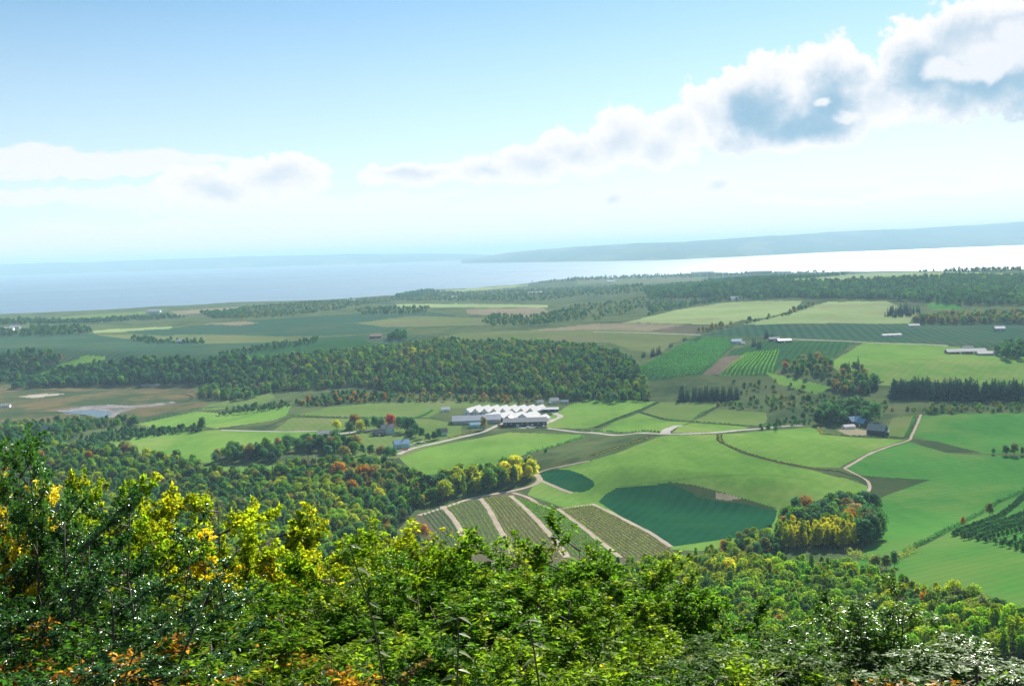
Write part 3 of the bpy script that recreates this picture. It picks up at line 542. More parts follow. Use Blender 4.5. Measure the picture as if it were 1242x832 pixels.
def trunk_mesh(name, seed, h=10., rad=.17, limbs=5):
    r = random.Random(seed); b = MB(); top = h * .72
    pts = [(0, 0, -.8), (.03, 0, h * .2), (r.uniform(-.2, .2), r.uniform(-.2, .2), h * .45), (r.uniform(-.3, .3), r.uniform(-.3, .3), top)]
    b.tube(pts, [rad * 1.4, rad, rad * .65, rad * .18], 6)
    for i in range(limbs):
        a = r.uniform(0, 6.28); z = h * r.uniform(.25, .5); l = h * r.uniform(.18, .28)
        b.tube([(0, 0, z), (math.cos(a) * l * .5, math.sin(a) * l * .5, z + l * .6), (math.cos(a) * l, math.sin(a) * l, z + l * 1.1)], [rad * .5, rad * .32, rad * .08], 5)
    return b.mesh(name, M_BARK)
print('tree prototypes...')
PROTO = {'broadleaf_tree': [(crown_mesh('crown', 11 + i, 10, 7.2 + .5 * (i % 3), 2.0, 12 + i % 4, 1300, .58), trunk_mesh('trunk', i)) for i in range(6)],
         'poplar_tree': [(crown_mesh('crown', 41 + i, 12, 4.6, 2.2, 13, 1200, .5, 'poplar'), trunk_mesh('trunk', 20 + i, 12, .15)) for i in range(4)],
         'spruce_tree': [(spruce_mesh('crown', 61 + i, 16, 5.0 + .5 * i), trunk_mesh('trunk', 40 + i, 16, .2, 0)) for i in range(3)],
         'bush': [(crown_mesh('foliage', 81 + i, 3.2, 3.8, .2, 8, 420, .42), trunk_mesh('stem', 60 + i, 2.6, .06)) for i in range(3)]}
BASEH = {'broadleaf_tree': 10., 'poplar_tree': 12., 'spruce_tree': 16., 'bush': 3.2}
# tint palettes (base colours of the leaves)
PAL = {
 'deep': [((.055, .150, .072), (.10, .18, .06)), ((.066, .165, .068), (.13, .19, .06)), ((.044, .128, .070), (.08, .16, .06))],
 'aspen': [((.22, .38, .028), (.33, .38, .025)), ((.17, .34, .028), (.28, .35, .025)), ((.28, .41, .028), (.42, .40, .025))],
 'green': [((.130, .250, .046), (.20, .26, .045)), ((.110, .225, .048), (.21, .24, .04)), ((.160, .275, .048), (.26, .28, .05)), ((.090, .200, .055), (.14, .22, .05))],
 'yellowgreen': [((.260, .330, .038), (.42, .38, .04)), ((.215, .305, .038), (.36, .34, .04)), ((.310, .345, .038), (.50, .42, .04))],
 'gold': [((.58, .52, .030), (.66, .54, .03)), ((.50, .48, .030), (.64, .52, .03)), ((.62, .53, .03), (.46, .46, .03))],
 'orange': [((.50, .19, .04), (.38, .22, .05)), ((.42, .19, .05), (.26, .22, .05)), ((.36, .18, .06), (.24, .20, .05))],
 'red': [((.50, .07, .07), (.32, .09, .06))],
 'brown': [((.24, .19, .085), (.19, .20, .07)), ((.27, .19, .10), (.16, .18, .08))],
 'spruce': [((.016, .068, .048), (.03, .08, .04)), ((.020, .076, .052), (.03, .08, .04))],
 'olive': [((.19, .22, .085), (.26, .24, .09)), ((.155, .200, .075), (.21, .22, .08))],
}
TREES = []
def pick(mixd):
    ks = list(mixd); w = [mixd[k] for k in ks]; return random.choices(ks, w)[0]
def add_tree(kind, x, y, h, pal, label, group, spread=1.0, single=False):
    t1, t2 = random.choice(PAL[pal]); j = random.uniform(.70, 1.22)
    TREES.append(dict(kind=kind, x=float(x), y=float(y), z=float(H(x, y)) - .1, h=h, spread=spread * random.uniform(.78, 1.28), rot=random.uniform(0, 6.28), t1=tuple(c * j for c in t1), t2=tuple(c * j for c in t2), label=label, group=group, single=single, pal=pal))
def wood(poly, kinds, pals, h, spacing, label, group, gap=0.0, patch=None, maxn=6000):
    poly = np.array(poly, float)
    c = np.array([at(px, py)[:2] for px, py in poly]); lo, hi = c.min(0) - 5, c.max(0) + 5
    area = (hi - lo).prod(); n = int(min(area / spacing ** 2 * 1.0, 120000))
    nx = max(1, int((hi[0] - lo[0]) / spacing)); ny = max(1, int((hi[1] - lo[1]) / spacing))
    gx, gy = np.meshgrid(np.arange(nx), np.arange(ny))
    X = lo[0] + (gx + rng.uniform(0, 1, gx.shape)) * spacing; Y = lo[1] + (gy + rng.uniform(0, 1, gx.shape)) * spacing
    X, Y = X.ravel(), Y.ravel(); Z = H(X, Y); px, py, d = project(X, Y, Z)
    k = pip(px, py, poly) & (Z > .3)
    # the ground must be seen from the look-off or nearly so: drop far hidden slopes
    if gap: k &= rng.uniform(0, 1, X.shape) > gap
    k &= Y > 300
    X, Y = X[k], Y[k]
    if len(X) > maxn:
        s_ = rng.choice(len(X), maxn, False); X, Y = X[s_], Y[s_]
    for x, y in zip(X, Y):
        kd = pick(kinds)
        pm = pals
        if patch:
            for (cx, cy, rad, pm2) in patch:
                q = at_cache(cx, cy)
                if (x - q[0]) ** 2 + (y - q[1]) ** 2 < rad * rad: pm = pm2
        pl = 'spruce' if kd == 'spruce_tree' else pick(pm)
        hh = (h if kd != 'spruce_tree' else h * 1.25) * random.triangular(.55, 1.38, .95)
        if kd == 'bush': hh = random.uniform(2, 4.2) if h > 5 else h * random.uniform(.7, 1.3)
        word = dict(aspen='bright green', deep='dark green', green='mid green', yellowgreen='yellow-green', gold='golden yellow', orange='orange', red='red', brown='brown', spruce='dark', olive='olive')[pl]
        kw = dict(broadleaf_tree='broadleaf tree', poplar_tree='slim poplar', spruce_tree='pointed spruce', bush='bush')[kd]
        add_tree(kd, x, y, hh, pl, f'{word} {kw} {label}', f'{word} {kw}s {group}')
_ac = {}
def at_cache(px, py):
    if (px, py) not in _ac: _ac[(px, py)] = at(px, py)
    return _ac[(px, py)]
print('woods...')
BT, PO, SP, BU = 'broadleaf_tree', 'poplar_tree', 'spruce_tree', 'bush'
wood([(15, 472), (60, 455), (105, 446), (150, 441), (200, 438), (240, 441), (290, 437), (345, 440), (345, 466), (240, 466), (100, 469)], {BT: 1}, {'deep': 6, 'green': 1.2}, 12, 8.5, 'in the dark bank wood above the marsh', 'in the bank wood above the marsh')
wood([(-60, 445), (0, 432), (55, 428), (80, 438), (60, 448), (20, 464), (-60, 470)], {BT: 1}, {'deep': 5, 'green': 1, 'brown': .4}, 11, 9, 'in the far left clump above the marsh', 'in the far left clump')
wood([(240, 478), (270, 455), (330, 436), (400, 430), (470, 424), (530, 416), (600, 417), (660, 418), (720, 424), (765, 436), (780, 458), (788, 487), (740, 489), (650, 483), (560, 477), (480, 478), (440, 470), (330, 476), (290, 488), (245, 484)],
     {BT: 8, PO: 1, SP: .6}, {'deep': 5, 'green': 3.6, 'olive': 2.2, 'yellowgreen': .3, 'brown': .25}, 10, 7.8, 'in the long middle wood behind the sheds', 'in the long middle wood', .14, patch=[(500, 433, 32, {'gold': 1, 'yellowgreen': 2, 'olive': 2, 'brown': .5})])
wood([(350, 490), (450, 479), (550, 479), (660, 485), (650, 491), (560, 488), (440, 489), (380, 494)], {BT: 1, BU: 2}, {'olive': 3, 'brown': 2, 'deep': 2, 'orange': .3}, 5, 8, 'in the scrub below the middle wood', 'in the scrub below the middle wood', .25)
wood([(-40, 545), (60, 545), (130, 552), (180, 556), (240, 566), (250, 578), (320, 576), (400, 562), (440, 562), (470, 568), (500, 575), (520, 590), (510, 612), (440, 690), (400, 700), (270, 690), (130, 640), (-40, 600)],
     {BT: 8, PO: 1.5, SP: .5}, {'green': 5, 'yellowgreen': 2.2, 'deep': 3, 'olive': 1.5, 'brown': .4, 'orange': .12, 'gold': .2}, 9.5, 6.6, 'in the mixed valley wood below the hamlet', 'in the valley wood below the hamlet',
     patch=[(405, 640, 34, {'yellowgreen': 5, 'aspen': 3, 'gold': .4}), (330, 665, 40, {'aspen': 4, 'yellowgreen': 3, 'green': 2}), (380, 600, 26, {'yellowgreen': 3, 'green': 2}), (455, 590, 30, {'olive': 2, 'brown': 1, 'orange': .6, 'green': 1.5}), (480, 620, 22, {'deep': 3, 'green': 2})])
wood([(-40, 575), (230, 640), (400, 700), (520, 640), (520, 700), (300, 790), (-40, 700)], {BT: 8, PO: 2}, {'green': 5, 'yellowgreen': 3, 'deep': 2, 'brown': .6, 'orange': .3}, 9, 7.5, 'low on the slope behind the left shrubs', 'low on the slope at left')
wood([(256, 562), (335, 562), (350, 548), (440, 552), (436, 546), (400, 538), (370, 540), (345, 545), (300, 550), (262, 556)], {BT: 1}, {'deep': 4, 'green': 1, 'brown': .8}, 12, 7.5, 'in the dark row below the long pasture', 'in the dark row below the long pasture')
wood([(86, 548), (120, 545), (165, 556), (175, 562), (110, 562), (86, 556)], {BT: 1}, {'green': 2, 'olive': 2, 'deep': 2, 'brown': .4}, 11, 8, 'at the left end of the long pasture', 'at the left end of the long pasture')
wood([(498, 618), (555, 606), (600, 596), (640, 588), (650, 578), (640, 572), (600, 578), (560, 586), (515, 594), (495, 604)], {BT: 2, PO: 3}, {'gold': 1.6, 'yellowgreen': 3, 'green': 2.5, 'deep': 1}, 13, 6.0, 'in the yellow-topped wood beside the earth lane', 'in the yellow-topped wood', patch=[(628, 584, 16, {'gold': 5, 'yellowgreen': 1}), (510, 605, 22, {'green': 2, 'deep': 3, 'brown': 1})])
wood([(940, 646), (965, 634), (1000, 619), (1050, 618), (1068, 632), (1066, 662), (1040, 664), (1010, 650), (960, 652)], {BT: 1}, {'deep': 4, 'green': 2, 'orange': .7, 'brown': .7}, 13, 6.3, 'in the round clump between the green fields', 'in the round clump between the green fields')
wood([(945, 661), (975, 656), (1000, 653), (1036, 655), (1038, 666), (985, 668), (946, 668)], {PO: 1}, {'gold': 5, 'yellowgreen': 2}, 12.5, 3.4, 'in the golden row before the round clump', 'in the golden row before the round clump')
wood([(870, 672), (900, 656), (945, 652), (955, 668), (900, 680)], {BT: 3, BU: 1}, {'deep': 2, 'olive': 2, 'orange': .5, 'yellowgreen': 1.5}, 7.5, 5.5, 'left of the golden poplars', 'left of the golden poplars')
wood([(640, 705), (740, 697), (800, 692), (850, 684), (900, 688), (960, 693), (1030, 700), (1085, 716), (1150, 738), (1290, 780), (1290, 1000), (640, 1000)],
     {BT: 6, PO: 5}, {'aspen': 6, 'yellowgreen': 2.5, 'green': 1.5, 'deep': .1, 'orange': .012}, 9, 4.7, 'on the wooded slope at lower right', 'on the wooded slope at lower right',
     patch=[(850, 705, 36, {'yellowgreen': 6, 'gold': 1, 'green': 1}), (1130, 745, 34, {'brown': .6, 'yellowgreen': 3, 'olive': 3, 'orange': .25, 'green': 2}), (700, 690, 14, {'orange': 2, 'brown': 3})])
# conifer belts on the right
for (x0, x1, yb_, n_) in ((1083, 1129, 484, 17), (1133, 1187, 486, 19), (1191, 1270, 487, 22)):
    for row in range(3):
        for k in range(n_):
            q = at(x0 + (x1 - x0) * (k + random.uniform(.2, .8)) / n_, yb_ - row * 2.2 + random.uniform(-.6, .6))
            add_tree(SP, q[0], q[1], random.triangular(12, 25, 20), 'spruce', 'tall dark spruce in the straight conifer belts at right', 'spruces in the conifer belts at right', 1.65)
for (px, py, h) in ((1037, 476, 19), (1044, 477, 15), (1052, 476, 14), (1060, 474, 12), (825, 487, 20), (832, 487, 13), (841, 486, 18), (848, 487, 16), (855, 486, 19), (862, 486, 17), (868, 486, 18), (876, 486, 17), (884, 485, 16), (892, 485, 15),
                    (779, 434, 10), (790, 433, 13), (797, 431, 13), (812, 422, 8), (829, 414, 8), (913, 421, 14), (919, 424, 14), (928, 411, 15), (934, 412, 12)):
    for dx in (0, 1.5, 3.2):
        q = at(px + dx, py - dx * .4); add_tree(SP, q[0], q[1], h * random.uniform(.85, 1.05), 'spruce', 'pointed spruce standing in a small group on the right slopes', 'small groups of spruces on the right slopes', 1.2)
wood([(1000, 470), (1020, 452), (1046, 448), (1065, 470), (1060, 478), (1020, 480)], {BT: 3, SP: 1}, {'deep': 4, 'brown': 1.5, 'orange': .6, 'olive': 1}, 12, 9, 'above the black barn at the field edge', 'at the field edge above the black barn', .15)
wood([(950, 446), (1000, 436), (1012, 446), (1000, 462), (960, 458)], {BT: 1}, {'brown': 1.4, 'orange': .3, 'deep': 4, 'olive': 1}, 11, 10, 'in the autumn clump below the hill farm', 'in the autumn clump below the hill farm', .1)
wood([(868, 492), (900, 488), (980, 480), (1060, 486), (1080, 494), (1090, 500), (1000, 504), (940, 498), (880, 496)], {BU: 3, BT: 2}, {'deep': 3, 'olive': 2, 'green': 2, 'brown': .6}, 7, 9, 'in the brush above the middle farm', 'in the brush above the middle farm', .2)
wood([(890, 462), (960, 468), (1000, 480), (960, 486), (890, 482)], {BU: 2, BT: 1, SP: .3}, {'olive': 3, 'deep': 2, 'brown': 1}, 6, 11, 'on the brushy bank below the vines', 'on the brushy bank below the vines', .35)
wood([(1095, 498), (1180, 492), (1300, 490), (1300, 500), (1180, 501), (1130, 503)], {BU: 2, BT: 1}, {'olive': 3, 'deep': 3, 'green': 1}, 7, 7, 'in the thicket under the conifer belts', 'in the thicket under the conifer belts', .1)
wood([(985, 516), (1005, 504), (1030, 500), (1050, 502), (1068, 510), (1060, 517), (1040, 514), (1010, 517)], {BT: 1}, {'deep': 1}, 15, 9, 'sheltering the house with the black barn', 'sheltering the house with the black barn')
wood([(900, 527), (925, 520), (960, 508), (985, 508), (990, 515), (950, 518), (920, 524)], {BU: 2, BT: 1}, {'deep': 3, 'green': 1}, 6, 8, 'along the straight lane right of the meadows', 'along the straight lane', .2)
# far woods
wood([(780, 352), (850, 346), (930, 345), (1000, 344), (1140, 338), (1300, 338), (1300, 372), (1150, 370), (1080, 364), (960, 362), (880, 362), (790, 362)], {BT: 1}, {'deep': 6, 'green': .3}, 14, 13, 'on the far dark ridge', 'on the far dark ridge', maxn=7500)
wood([(1105, 392), (1130, 386), (1180, 384), (1300, 382), (1300, 393), (1110, 394)], {BT: 1}, {'deep': 3, 'olive': 3, 'brown': 2}, 13, 11, 'in the brown-topped wood beyond the hay field', 'in the brown-topped far wood')
wood([(1072, 384), (1082, 379), (1112, 377), (1118, 381), (1090, 386)], {SP: 1}, {'deep': 1}, 13, 11, 'on the brightest hay field', 'in the clump on the brightest hay field')
wood([(896, 394), (930, 386), (962, 378), (985, 369), (990, 371), (960, 382), (905, 394)], {BT: 1, BU: 1}, {'deep': 3, 'olive': 2, 'brown': 1}, 9, 12, 'in the hedge line between the two hay fields', 'between the two hay fields')
wood([(845, 404), (870, 396), (890, 394), (880, 400), (852, 405)], {BT: 1, BU: 1}, {'brown': 3, 'olive': 2}, 9, 11, 'by the ploughed patch', 'by the ploughed patch')
wood([(1205, 434), (1215, 424), (1300, 418), (1300, 440), (1225, 437)], {BT: 1}, {'deep': 1}, 14, 10, 'behind the end of the long white barns', 'behind the long white barns')
wood([(790, 372), (850, 366), (880, 362), (960, 362), (880, 366), (840, 372), (800, 380), (785, 386)], {BT: 1}, {'deep': 4, 'olive': 1}, 11, 15, 'left of the pale green hay field', 'left of the pale hay field', .1)
wood([(690, 372), (780, 362), (860, 360), (780, 376), (720, 390), (690, 388)], {BT: 1}, {'deep': 3, 'olive': 3}, 9, 22, 'on the scrubby flats before the far ridge', 'on the scrubby far flats', .3)
wood([(585, 392), (600, 383), (640, 386), (670, 380), (700, 376), (715, 384), (690, 391), (640, 396), (600, 396)], {BT: 1}, {'deep': 4, 'olive': 1.5}, 9, 15, 'below the pinkish stubble field', 'below the pinkish stubble field', .15)
wood([(478, 366), (480, 359), (525, 354), (560, 356), (660, 352), (780, 346), (780, 356), (700, 360), (660, 366), (600, 366), (540, 366)], {BT: 1}, {'deep': 4, 'olive': 2}, 10, 22, 'on the wooded peninsula', 'on the wooded peninsula', .2)
wood([(480, 360), (510, 354), (525, 353), (530, 358), (485, 364)], {BT: 1}, {'deep': 1}, 13, 16, 'on the headland of the peninsula', 'on the peninsula headland')
wood([(640, 345), (700, 338), (800, 334.5), (1000, 330.5), (1260, 327), (1260, 329.5), (1000, 333), (800, 338), (700, 341)], {BT: 2, SP: 1}, {'deep': 1}, 14, 30, 'along the far shoreline', 'along the far shoreline', .35)
wood([(850, 342), (920, 334), (1040, 333), (1000, 337), (900, 346)], {BT: 1}, {'deep': 1}, 12, 24, 'behind the far shoreline', 'behind the far shoreline', .1)
wood([(290, 375), (380, 367), (480, 361), (480, 366), (430, 372), (400, 378), (330, 386), (270, 388)], {BT: 1}, {'deep': 3, 'olive': 3}, 9, 17, 'on the scrubby shore left of the peninsula', 'on the scrubby middle shore', .25)
wood([(240, 380), (300, 376), (300, 384), (260, 388)], {BT: 1}, {'deep': 1}, 10, 15, 'by the tan shore field', 'by the tan shore field', .2)
wood([(430, 376), (520, 374), (520, 381), (440, 383)], {BT: 1}, {'deep': 3, 'olive': 1}, 9, 17, 'before the pale line of the peninsula', 'before the peninsula fields', .3)
wood([(-40, 392), (30, 388), (90, 390), (200, 383), (225, 386), (110, 393), (-40, 395)], {BT: 1}, {'deep': 1}, 10, 13, 'along the left shore', 'along the left shore', .1)
wood([(-40, 402), (20, 404), (40, 400), (95, 398), (112, 404), (90, 407), (30, 409), (-40, 408)], {BT: 1}, {'deep': 1, 'olive': .2}, 11, 12, 'in the belt behind the left orchard', 'behind the left orchard', .2)
wood([(155, 412), (175, 410), (190, 414), (245, 414), (250, 417), (180, 417)], {BT: 1, BU: 1}, {'deep': 1}, 8, 9, 'round the far left farm', 'round the far left farm', .15)
wood([(262, 432), (300, 424), (345, 417), (385, 412), (388, 416), (330, 425), (290, 434)], {BT: 1, BU: 1}, {'deep': 1}, 8, 9, 'in the hedge through the left orchard', 'in the left orchard hedge', .1)
wood([(470, 412), (480, 407), (492, 408), (494, 413)], {BT: 1}, {'deep': 1}, 11, 9, 'beside the far brown-roofed farm', 'beside the far brown-roofed farm')
wood([(-40, 545), (-40, 518), (30, 516), (95, 512), (165, 510), (170, 516), (110, 522), (60, 548)], {BT: 3, BU: 1}, {'deep': 5, 'green': 1.5, 'olive': 1}, 9, 7.5, 'round the red barn at left', 'round the red barn at left', .1)
wood([(90, 536), (130, 524), (200, 521), (245, 520), (246, 524), (190, 529), (130, 538)], {BT: 1, BU: 2}, {'deep': 1}, 6, 5.5, 'in the thick hedge right of the red barn', 'in the thick hedge right of the red barn')
wood([(270, 500), (300, 494), (350, 490), (354, 494), (300, 500), (262, 505)], {BT: 1, BU: 2}, {'deep': 3, 'olive': 1}, 6, 6, 'in the hedge above the cattle strips', 'in the hedge above the cattle strips', .1)
wood([(370, 490), (400, 480), (440, 480), (480, 484), (440, 488), (395, 492)], {BT: 2, BU: 1}, {'deep': 4, 'orange': .6}, 8, 8, 'in the thicket above the broad meadow', 'in the thicket above the broad meadow', .1)
# lone trees with a place of their own
def lone(kind, px, py, h, pal, label, spread=1.0):
    q = at(px, py); add_tree(kind, q[0], q[1], h, pal, label, 'trees standing apart in the valley', spread, True)
lone(BT, 245, 522, 14, 'deep', 'lone dark round tree at the left end of the white road', 1.1)
lone(BT, 587, 521, 13, 'brown', 'bare-looking brown tree before the grey-roofed shed')
lone(BT, 474, 520, 15, 'red', 'crimson tree behind the pale blue house')
lone(BT, 430, 520, 15, 'orange', 'orange-topped tree left of the pale blue house')
lone(BT, 437, 524, 12, 'gold', 'golden tree next to the orange one by the hamlet')
lone(BT, 408, 521, 10, 'gold', 'golden bushy tree at the left end of the hamlet', 1.2)
lone(BT, 424, 526, 12, 'deep', 'dark tree before the orange one')
lone(BT, 444, 521, 12, 'deep', 'dark tree just right of the golden one in the hamlet')
for k, (px, py, h) in enumerate(((455, 521, 14), (462, 523, 13), (485, 523, 15), (493, 525, 16), (500, 524, 15), (505, 530, 13), (512, 532, 11), (498, 535, 12), (527, 534, 9), (533, 532, 10), (519, 535, 8))):
    add_tree(BT, *at(px, py)[:2], h, 'deep', 'dark tree crowding round the hamlet houses', 'dark trees round the hamlet', 1.1)
for k, (px, py, h) in enumerate(((404, 548, 14), (412, 553, 13), (398, 556, 12), (418, 556, 11), (440, 552, 10), (450, 553, 10), (462, 556, 11), (470, 558, 12), (476, 556, 10))):
    add_tree(BT, *at(px, py)[:2], h, 'deep' if k % 3 else 'brown', 'tree in the row below the hamlet meadow', 'trees below the hamlet meadow', 1.1)
lone(BT, 410, 581, 14, 'orange', 'vivid orange maple in the valley wood', 1.2)
lone(BT, 442, 585, 14, 'orange', 'broad dull orange tree right of the vivid maple', 1.4)
lone(BT, 455, 583, 13, 'brown', 'rusty tree at the right of the dull orange one', 1.1)
lone(BT, 1168, 638, 6, 'orange', 'small rusty tree at the orchard corner')
lone(BT, 1200, 626, 9, 'olive', 'taller olive tree in the orchard hedge', .8)
lone(BT, 1230, 552, 10, 'olive', 'slender thin-leaved tree in the right field', .9)
lone(BT, 1220, 552, 8, 'deep', 'dark tree left of the thin-leaved one', 1.0)
lone(BT, 1205, 551, 5, 'deep', 'low dark tree at the left of the right field clump', 1.2)
lone(BT, 1240, 552, 7, 'deep', 'dark tree at the frame edge of the right field clump')
lone(BT, 645, 478, 11, 'yellowgreen', 'pale yellow-green tree at the foot of the middle wood', 1.4)
lone(BU, 662, 549, 3.5, 'deep', 'dark bush at the corner of the waste strip', .8)
lone(BT, 941, 524, 6, 'deep', 'largest dark bush tree beside the straight lane', 1.0)
lone(BT, 1170, 655, 4, 'olive', 'pale bush below the orchard corner')
lone(BT, 1085, 688, 8, 'deep', 'dark rounded tree at the lower field corner')
lone(BT, 1075, 690, 7, 'olive', 'greyish rounded tree at the lower field corner', 1.3)
lone(BT, 1062, 688, 6, 'olive', 'greyish low tree left of the dark rounded one', 1.4)
# orchard at right edge, row after row
for r_ in range(13):
    a0 = at(1156 + r_ * 9, 651 + r_ * 1.9); a1 = at(1250 + r_ * 20, 594 + r_ * 9.5)
    L_ = np.hypot(*(a1 - a0)[:2]); n_ = int(L_ / 4.2)
    for k in range(n_):
        f = (k + .5) / n_; x = a0[0] + (a1[0] - a0[0]) * f; y = a0[1] + (a1[1] - a0[1]) * f
        q = project(x, y, H(x, y))
        if q[0] > 1300: continue
        add_tree('orchard_tree', x, y, random.uniform(3.3, 4.2), 'deep', 'small dark fruit tree in the orchard rows at the right edge', 'fruit trees in the right edge orchard', 1.0)
PROTO['orchard_tree'] = [(crown_mesh('crown', 95 + i, 4, 3.3, .5, 9, 420, .4), trunk_mesh('trunk', 80 + i, 3.6, .08)) for i in range(2)]; BASEH['orchard_tree'] = 4.

FG = np.array([(-100, 560), (0, 545), (60, 565), (130, 590), (200, 595), (262, 610), (340, 665), (410, 690), (450, 625), (520, 650), (650, 650), (700, 665), (760, 695), (840, 725), (900, 760), (960, 775), (1040, 790), (1100, 800), (1242, 815)], float)
def visible(t):
    px, py, d = project(t['x'], t['y'], t['z'] + t['h'] * .85)
    return -5 < px < W0 + 5 and py < np.interp(px, FG[:, 0], FG[:, 1])
print('n trees', len(TREES))
made = 0
rest = {k: [] for k in PROTO}
for kind in PROTO:
    ts = [t for t in TREES if t['kind'] == kind]
    vis = [t for t in ts if visible(t)]
    vis.sort(key=lambda t: (not t['single'], -t['h'] * (t['spread']) / math.hypot(t['x'], t['y'])))
    ind = vis[:290] if len(vis) > 300 else vis
    if kind == 'bush': ind = ind[:150]
    ids = set(id(t) for t in ind); rest[kind] = [t for t in ts if id(t) not in ids]
    print(kind, len(ts), 'visible', len(vis), 'individual', len(ind))
    pn, tn = ('foliage', 'stem') if kind == 'bush' else ('crown', 'trunk')
    for i, t in enumerate(ind):
        cm, tm = PROTO[kind][i % len(PROTO[kind])]
        s = t['h'] / BASEH[kind]
        e = empty(kind, (t['x'], t['y'], t['z']), t['rot'], label=t['label'], category='bush' if kind == 'bush' else 'tree')
        if not t['single']: e['group'] = t['group']
        e.scale = (s * t['spread'], s * t['spread'], s)
        c = bpy.data.objects.new(pn, cm); COL.objects.link(c); c.parent = e; c['tint'] = t['t1']; c['turned'] = t['t2']
        c = bpy.data.objects.new(tn, tm); COL.objects.link(c); c.parent = e
        made += 1
print('individual trees', made)
# the uncountable rest: one object per kind, instanced by geometry nodes
def gn_stuff(name, label, protos, ts, kind):
    if not ts: return
    pts = np.array([(t['x'], t['y'], t['z']) for t in ts], np.float32)
    me = bpy.data.meshes.new(name); me.vertices.add(len(pts)); me.vertices.foreach_set('co', pts.ravel())
    def att(nm, ty, arr, key):
        a = me.attributes.new(nm, ty, 'POINT'); a.data.foreach_set(key, np.ascontiguousarray(arr).ravel())
    S = np.array([t['h'] / BASEH[kind] for t in ts]); sp = np.array([t['spread'] for t in ts])
    att('scl', 'FLOAT_VECTOR', np.stack([S * sp, S * sp, S], 1).astype(np.float32), 'vector')
    att('rz', 'FLOAT', np.array([t['rot'] for t in ts], np.float32), 'value')
    att('idx', 'INT', rng.integers(0, len(protos), len(ts)).astype(np.int32), 'value')
    for nm, k in (('tint', 't1'), ('turned', 't2')):
        att(nm, 'FLOAT_VECTOR', np.array([t[k] for t in ts], np.float32), 'vector')
    pc = bpy.data.collections.new(name + '_kinds')
    for i, (cm, tm) in enumerate(protos):
        # crown and trunk as one shape for the crowd
        o = bpy.data.objects.new(f'{name}_kind_{i}', cm); pc.objects.link(o)
    o = mobj(name, me, None, kind='stuff', label=label)
    ng = bpy.data.node_groups.new(name, 'GeometryNodeTree')
    ng.interface.new_socket('Geometry', in_out='INPUT', socket_type='NodeSocketGeometry'); ng.interface.new_socket('Geometry', in_out='OUTPUT', socket_type='NodeSocketGeometry')
    gi = ng.nodes.new('NodeGroupInput'); go = ng.nodes.new('NodeGroupOutput')
    ci = ng.nodes.new('GeometryNodeCollectionInfo'); ci.inputs['Collection'].default_value = pc; ci.inputs['Separate Children'].default_value = True; ci.inputs['Reset Children'].default_value = True
    ip = ng.nodes.new('GeometryNodeInstanceOnPoints'); ip.inputs['Pick Instance'].default_value = True
    def named(nm, ty):
        n = ng.nodes.new('GeometryNodeInputNamedAttribute'); n.data_type = ty; n.inputs['Name'].default_value = nm
        return [s for s in n.outputs if s.enabled and s.name == 'Attribute'][0]
    ng.links.new(gi.outputs[0], ip.inputs['Points']); ng.links.new(ci.outputs[0], ip.inputs['Instance'])
    ng.links.new(named('idx', 'INT'), ip.inputs['Instance Index']); ng.links.new(named('scl', 'FLOAT_VECTOR'), ip.inputs['Scale'])
    cx = ng.nodes.new('ShaderNodeCombineXYZ'); ng.links.new(named('rz', 'FLOAT'), cx.inputs['Z']); ng.links.new(cx.outputs[0], ip.inputs['Rotation'])
    ng.links.new(ip.outputs[0], go.inputs[0])
    md = o.modifiers.new('trees', 'NODES'); md.node_group = ng
LB = {'broadleaf_tree': ('woodland', 'mass of small broadleaf trees filling the far woods'), 'poplar_tree': ('poplar_wood', 'mass of slim poplars among the woods'), 'spruce_tree': ('spruce_wood', 'mass of dark spruces among the woods'),
      'bush': ('scrub', 'mass of low bushes between woods and fields'), 'orchard_tree': ('orchard', 'remaining small orchard trees at the right edge')}
for kind in PROTO: gn_stuff(LB[kind][0], LB[kind][1], PROTO[kind], rest[kind], kind)

# ------------------------------------------------------------------ hedgerows and orchard rows
def hedge(name, cat, label, group, pts, step, w, h, pal, nper=26, cs=.55, jit=.4, gapf=0.0):
    P = [at(*p) for p in pts]; r = np.random.default_rng(abs(hash(label)) % 1000 if False else len(label) + int(pts[0][0]))
    c = []; 
    for a, b in zip(P[:-1], P[1:]):
        n = max(1, int(np.hypot(*(b - a)[:2]) / step))
        for k in range(n): c.append(a + (b - a) * (k / n))
    c = np.array(c)
    if gapf: c = c[r.uniform(0, 1, len(c)) > gapf]
    c[:, :2] += r.normal(size=(len(c), 2)) * jit; c[:, 2] = H(c[:, 0], c[:, 1])
    base = c[0].copy()
    hs = h * r.uniform(.7, 1.3, len(c)); d = r.normal(size=(len(c), nper, 3)); d /= np.linalg.norm(d, axis=2)[..., None]; d[..., 2] = np.abs(d[..., 2]) * 1.1 - .1
    Q = c[:, None, :] + d * r.uniform(.7, 1.1, (len(c), nper, 1)) * np.stack([np.full(len(c), w / 2), np.full(len(c), w / 2), hs], 1)[:, None, :]
    nn = d + r.normal(size=d.shape) * .4; nn /= np.linalg.norm(nn, axis=2)[..., None]
    Q = Q.reshape(-1, 3) - base; nn = nn.reshape(-1, 3)
    v = cards(Q, nn, np.full(len(Q), cs) * r.uniform(.7, 1.3, len(Q)), r)
    lv = np.repeat(r.uniform(.1, .9, len(c)), nper)
    me = mesh_np(name, v, np.arange(len(v)).reshape(-1, 4), [M_CROWN], {'var': ('FACE', np.clip(lv + r.normal(size=len(Q)) * .15, 0, 1))})
    t1, t2 = PAL[pal][0]
    o = mobj(name, me, None, tuple(base), None, label=label, category=cat, tint=t1, turned=t2)
    if group: o['group'] = group
    return o
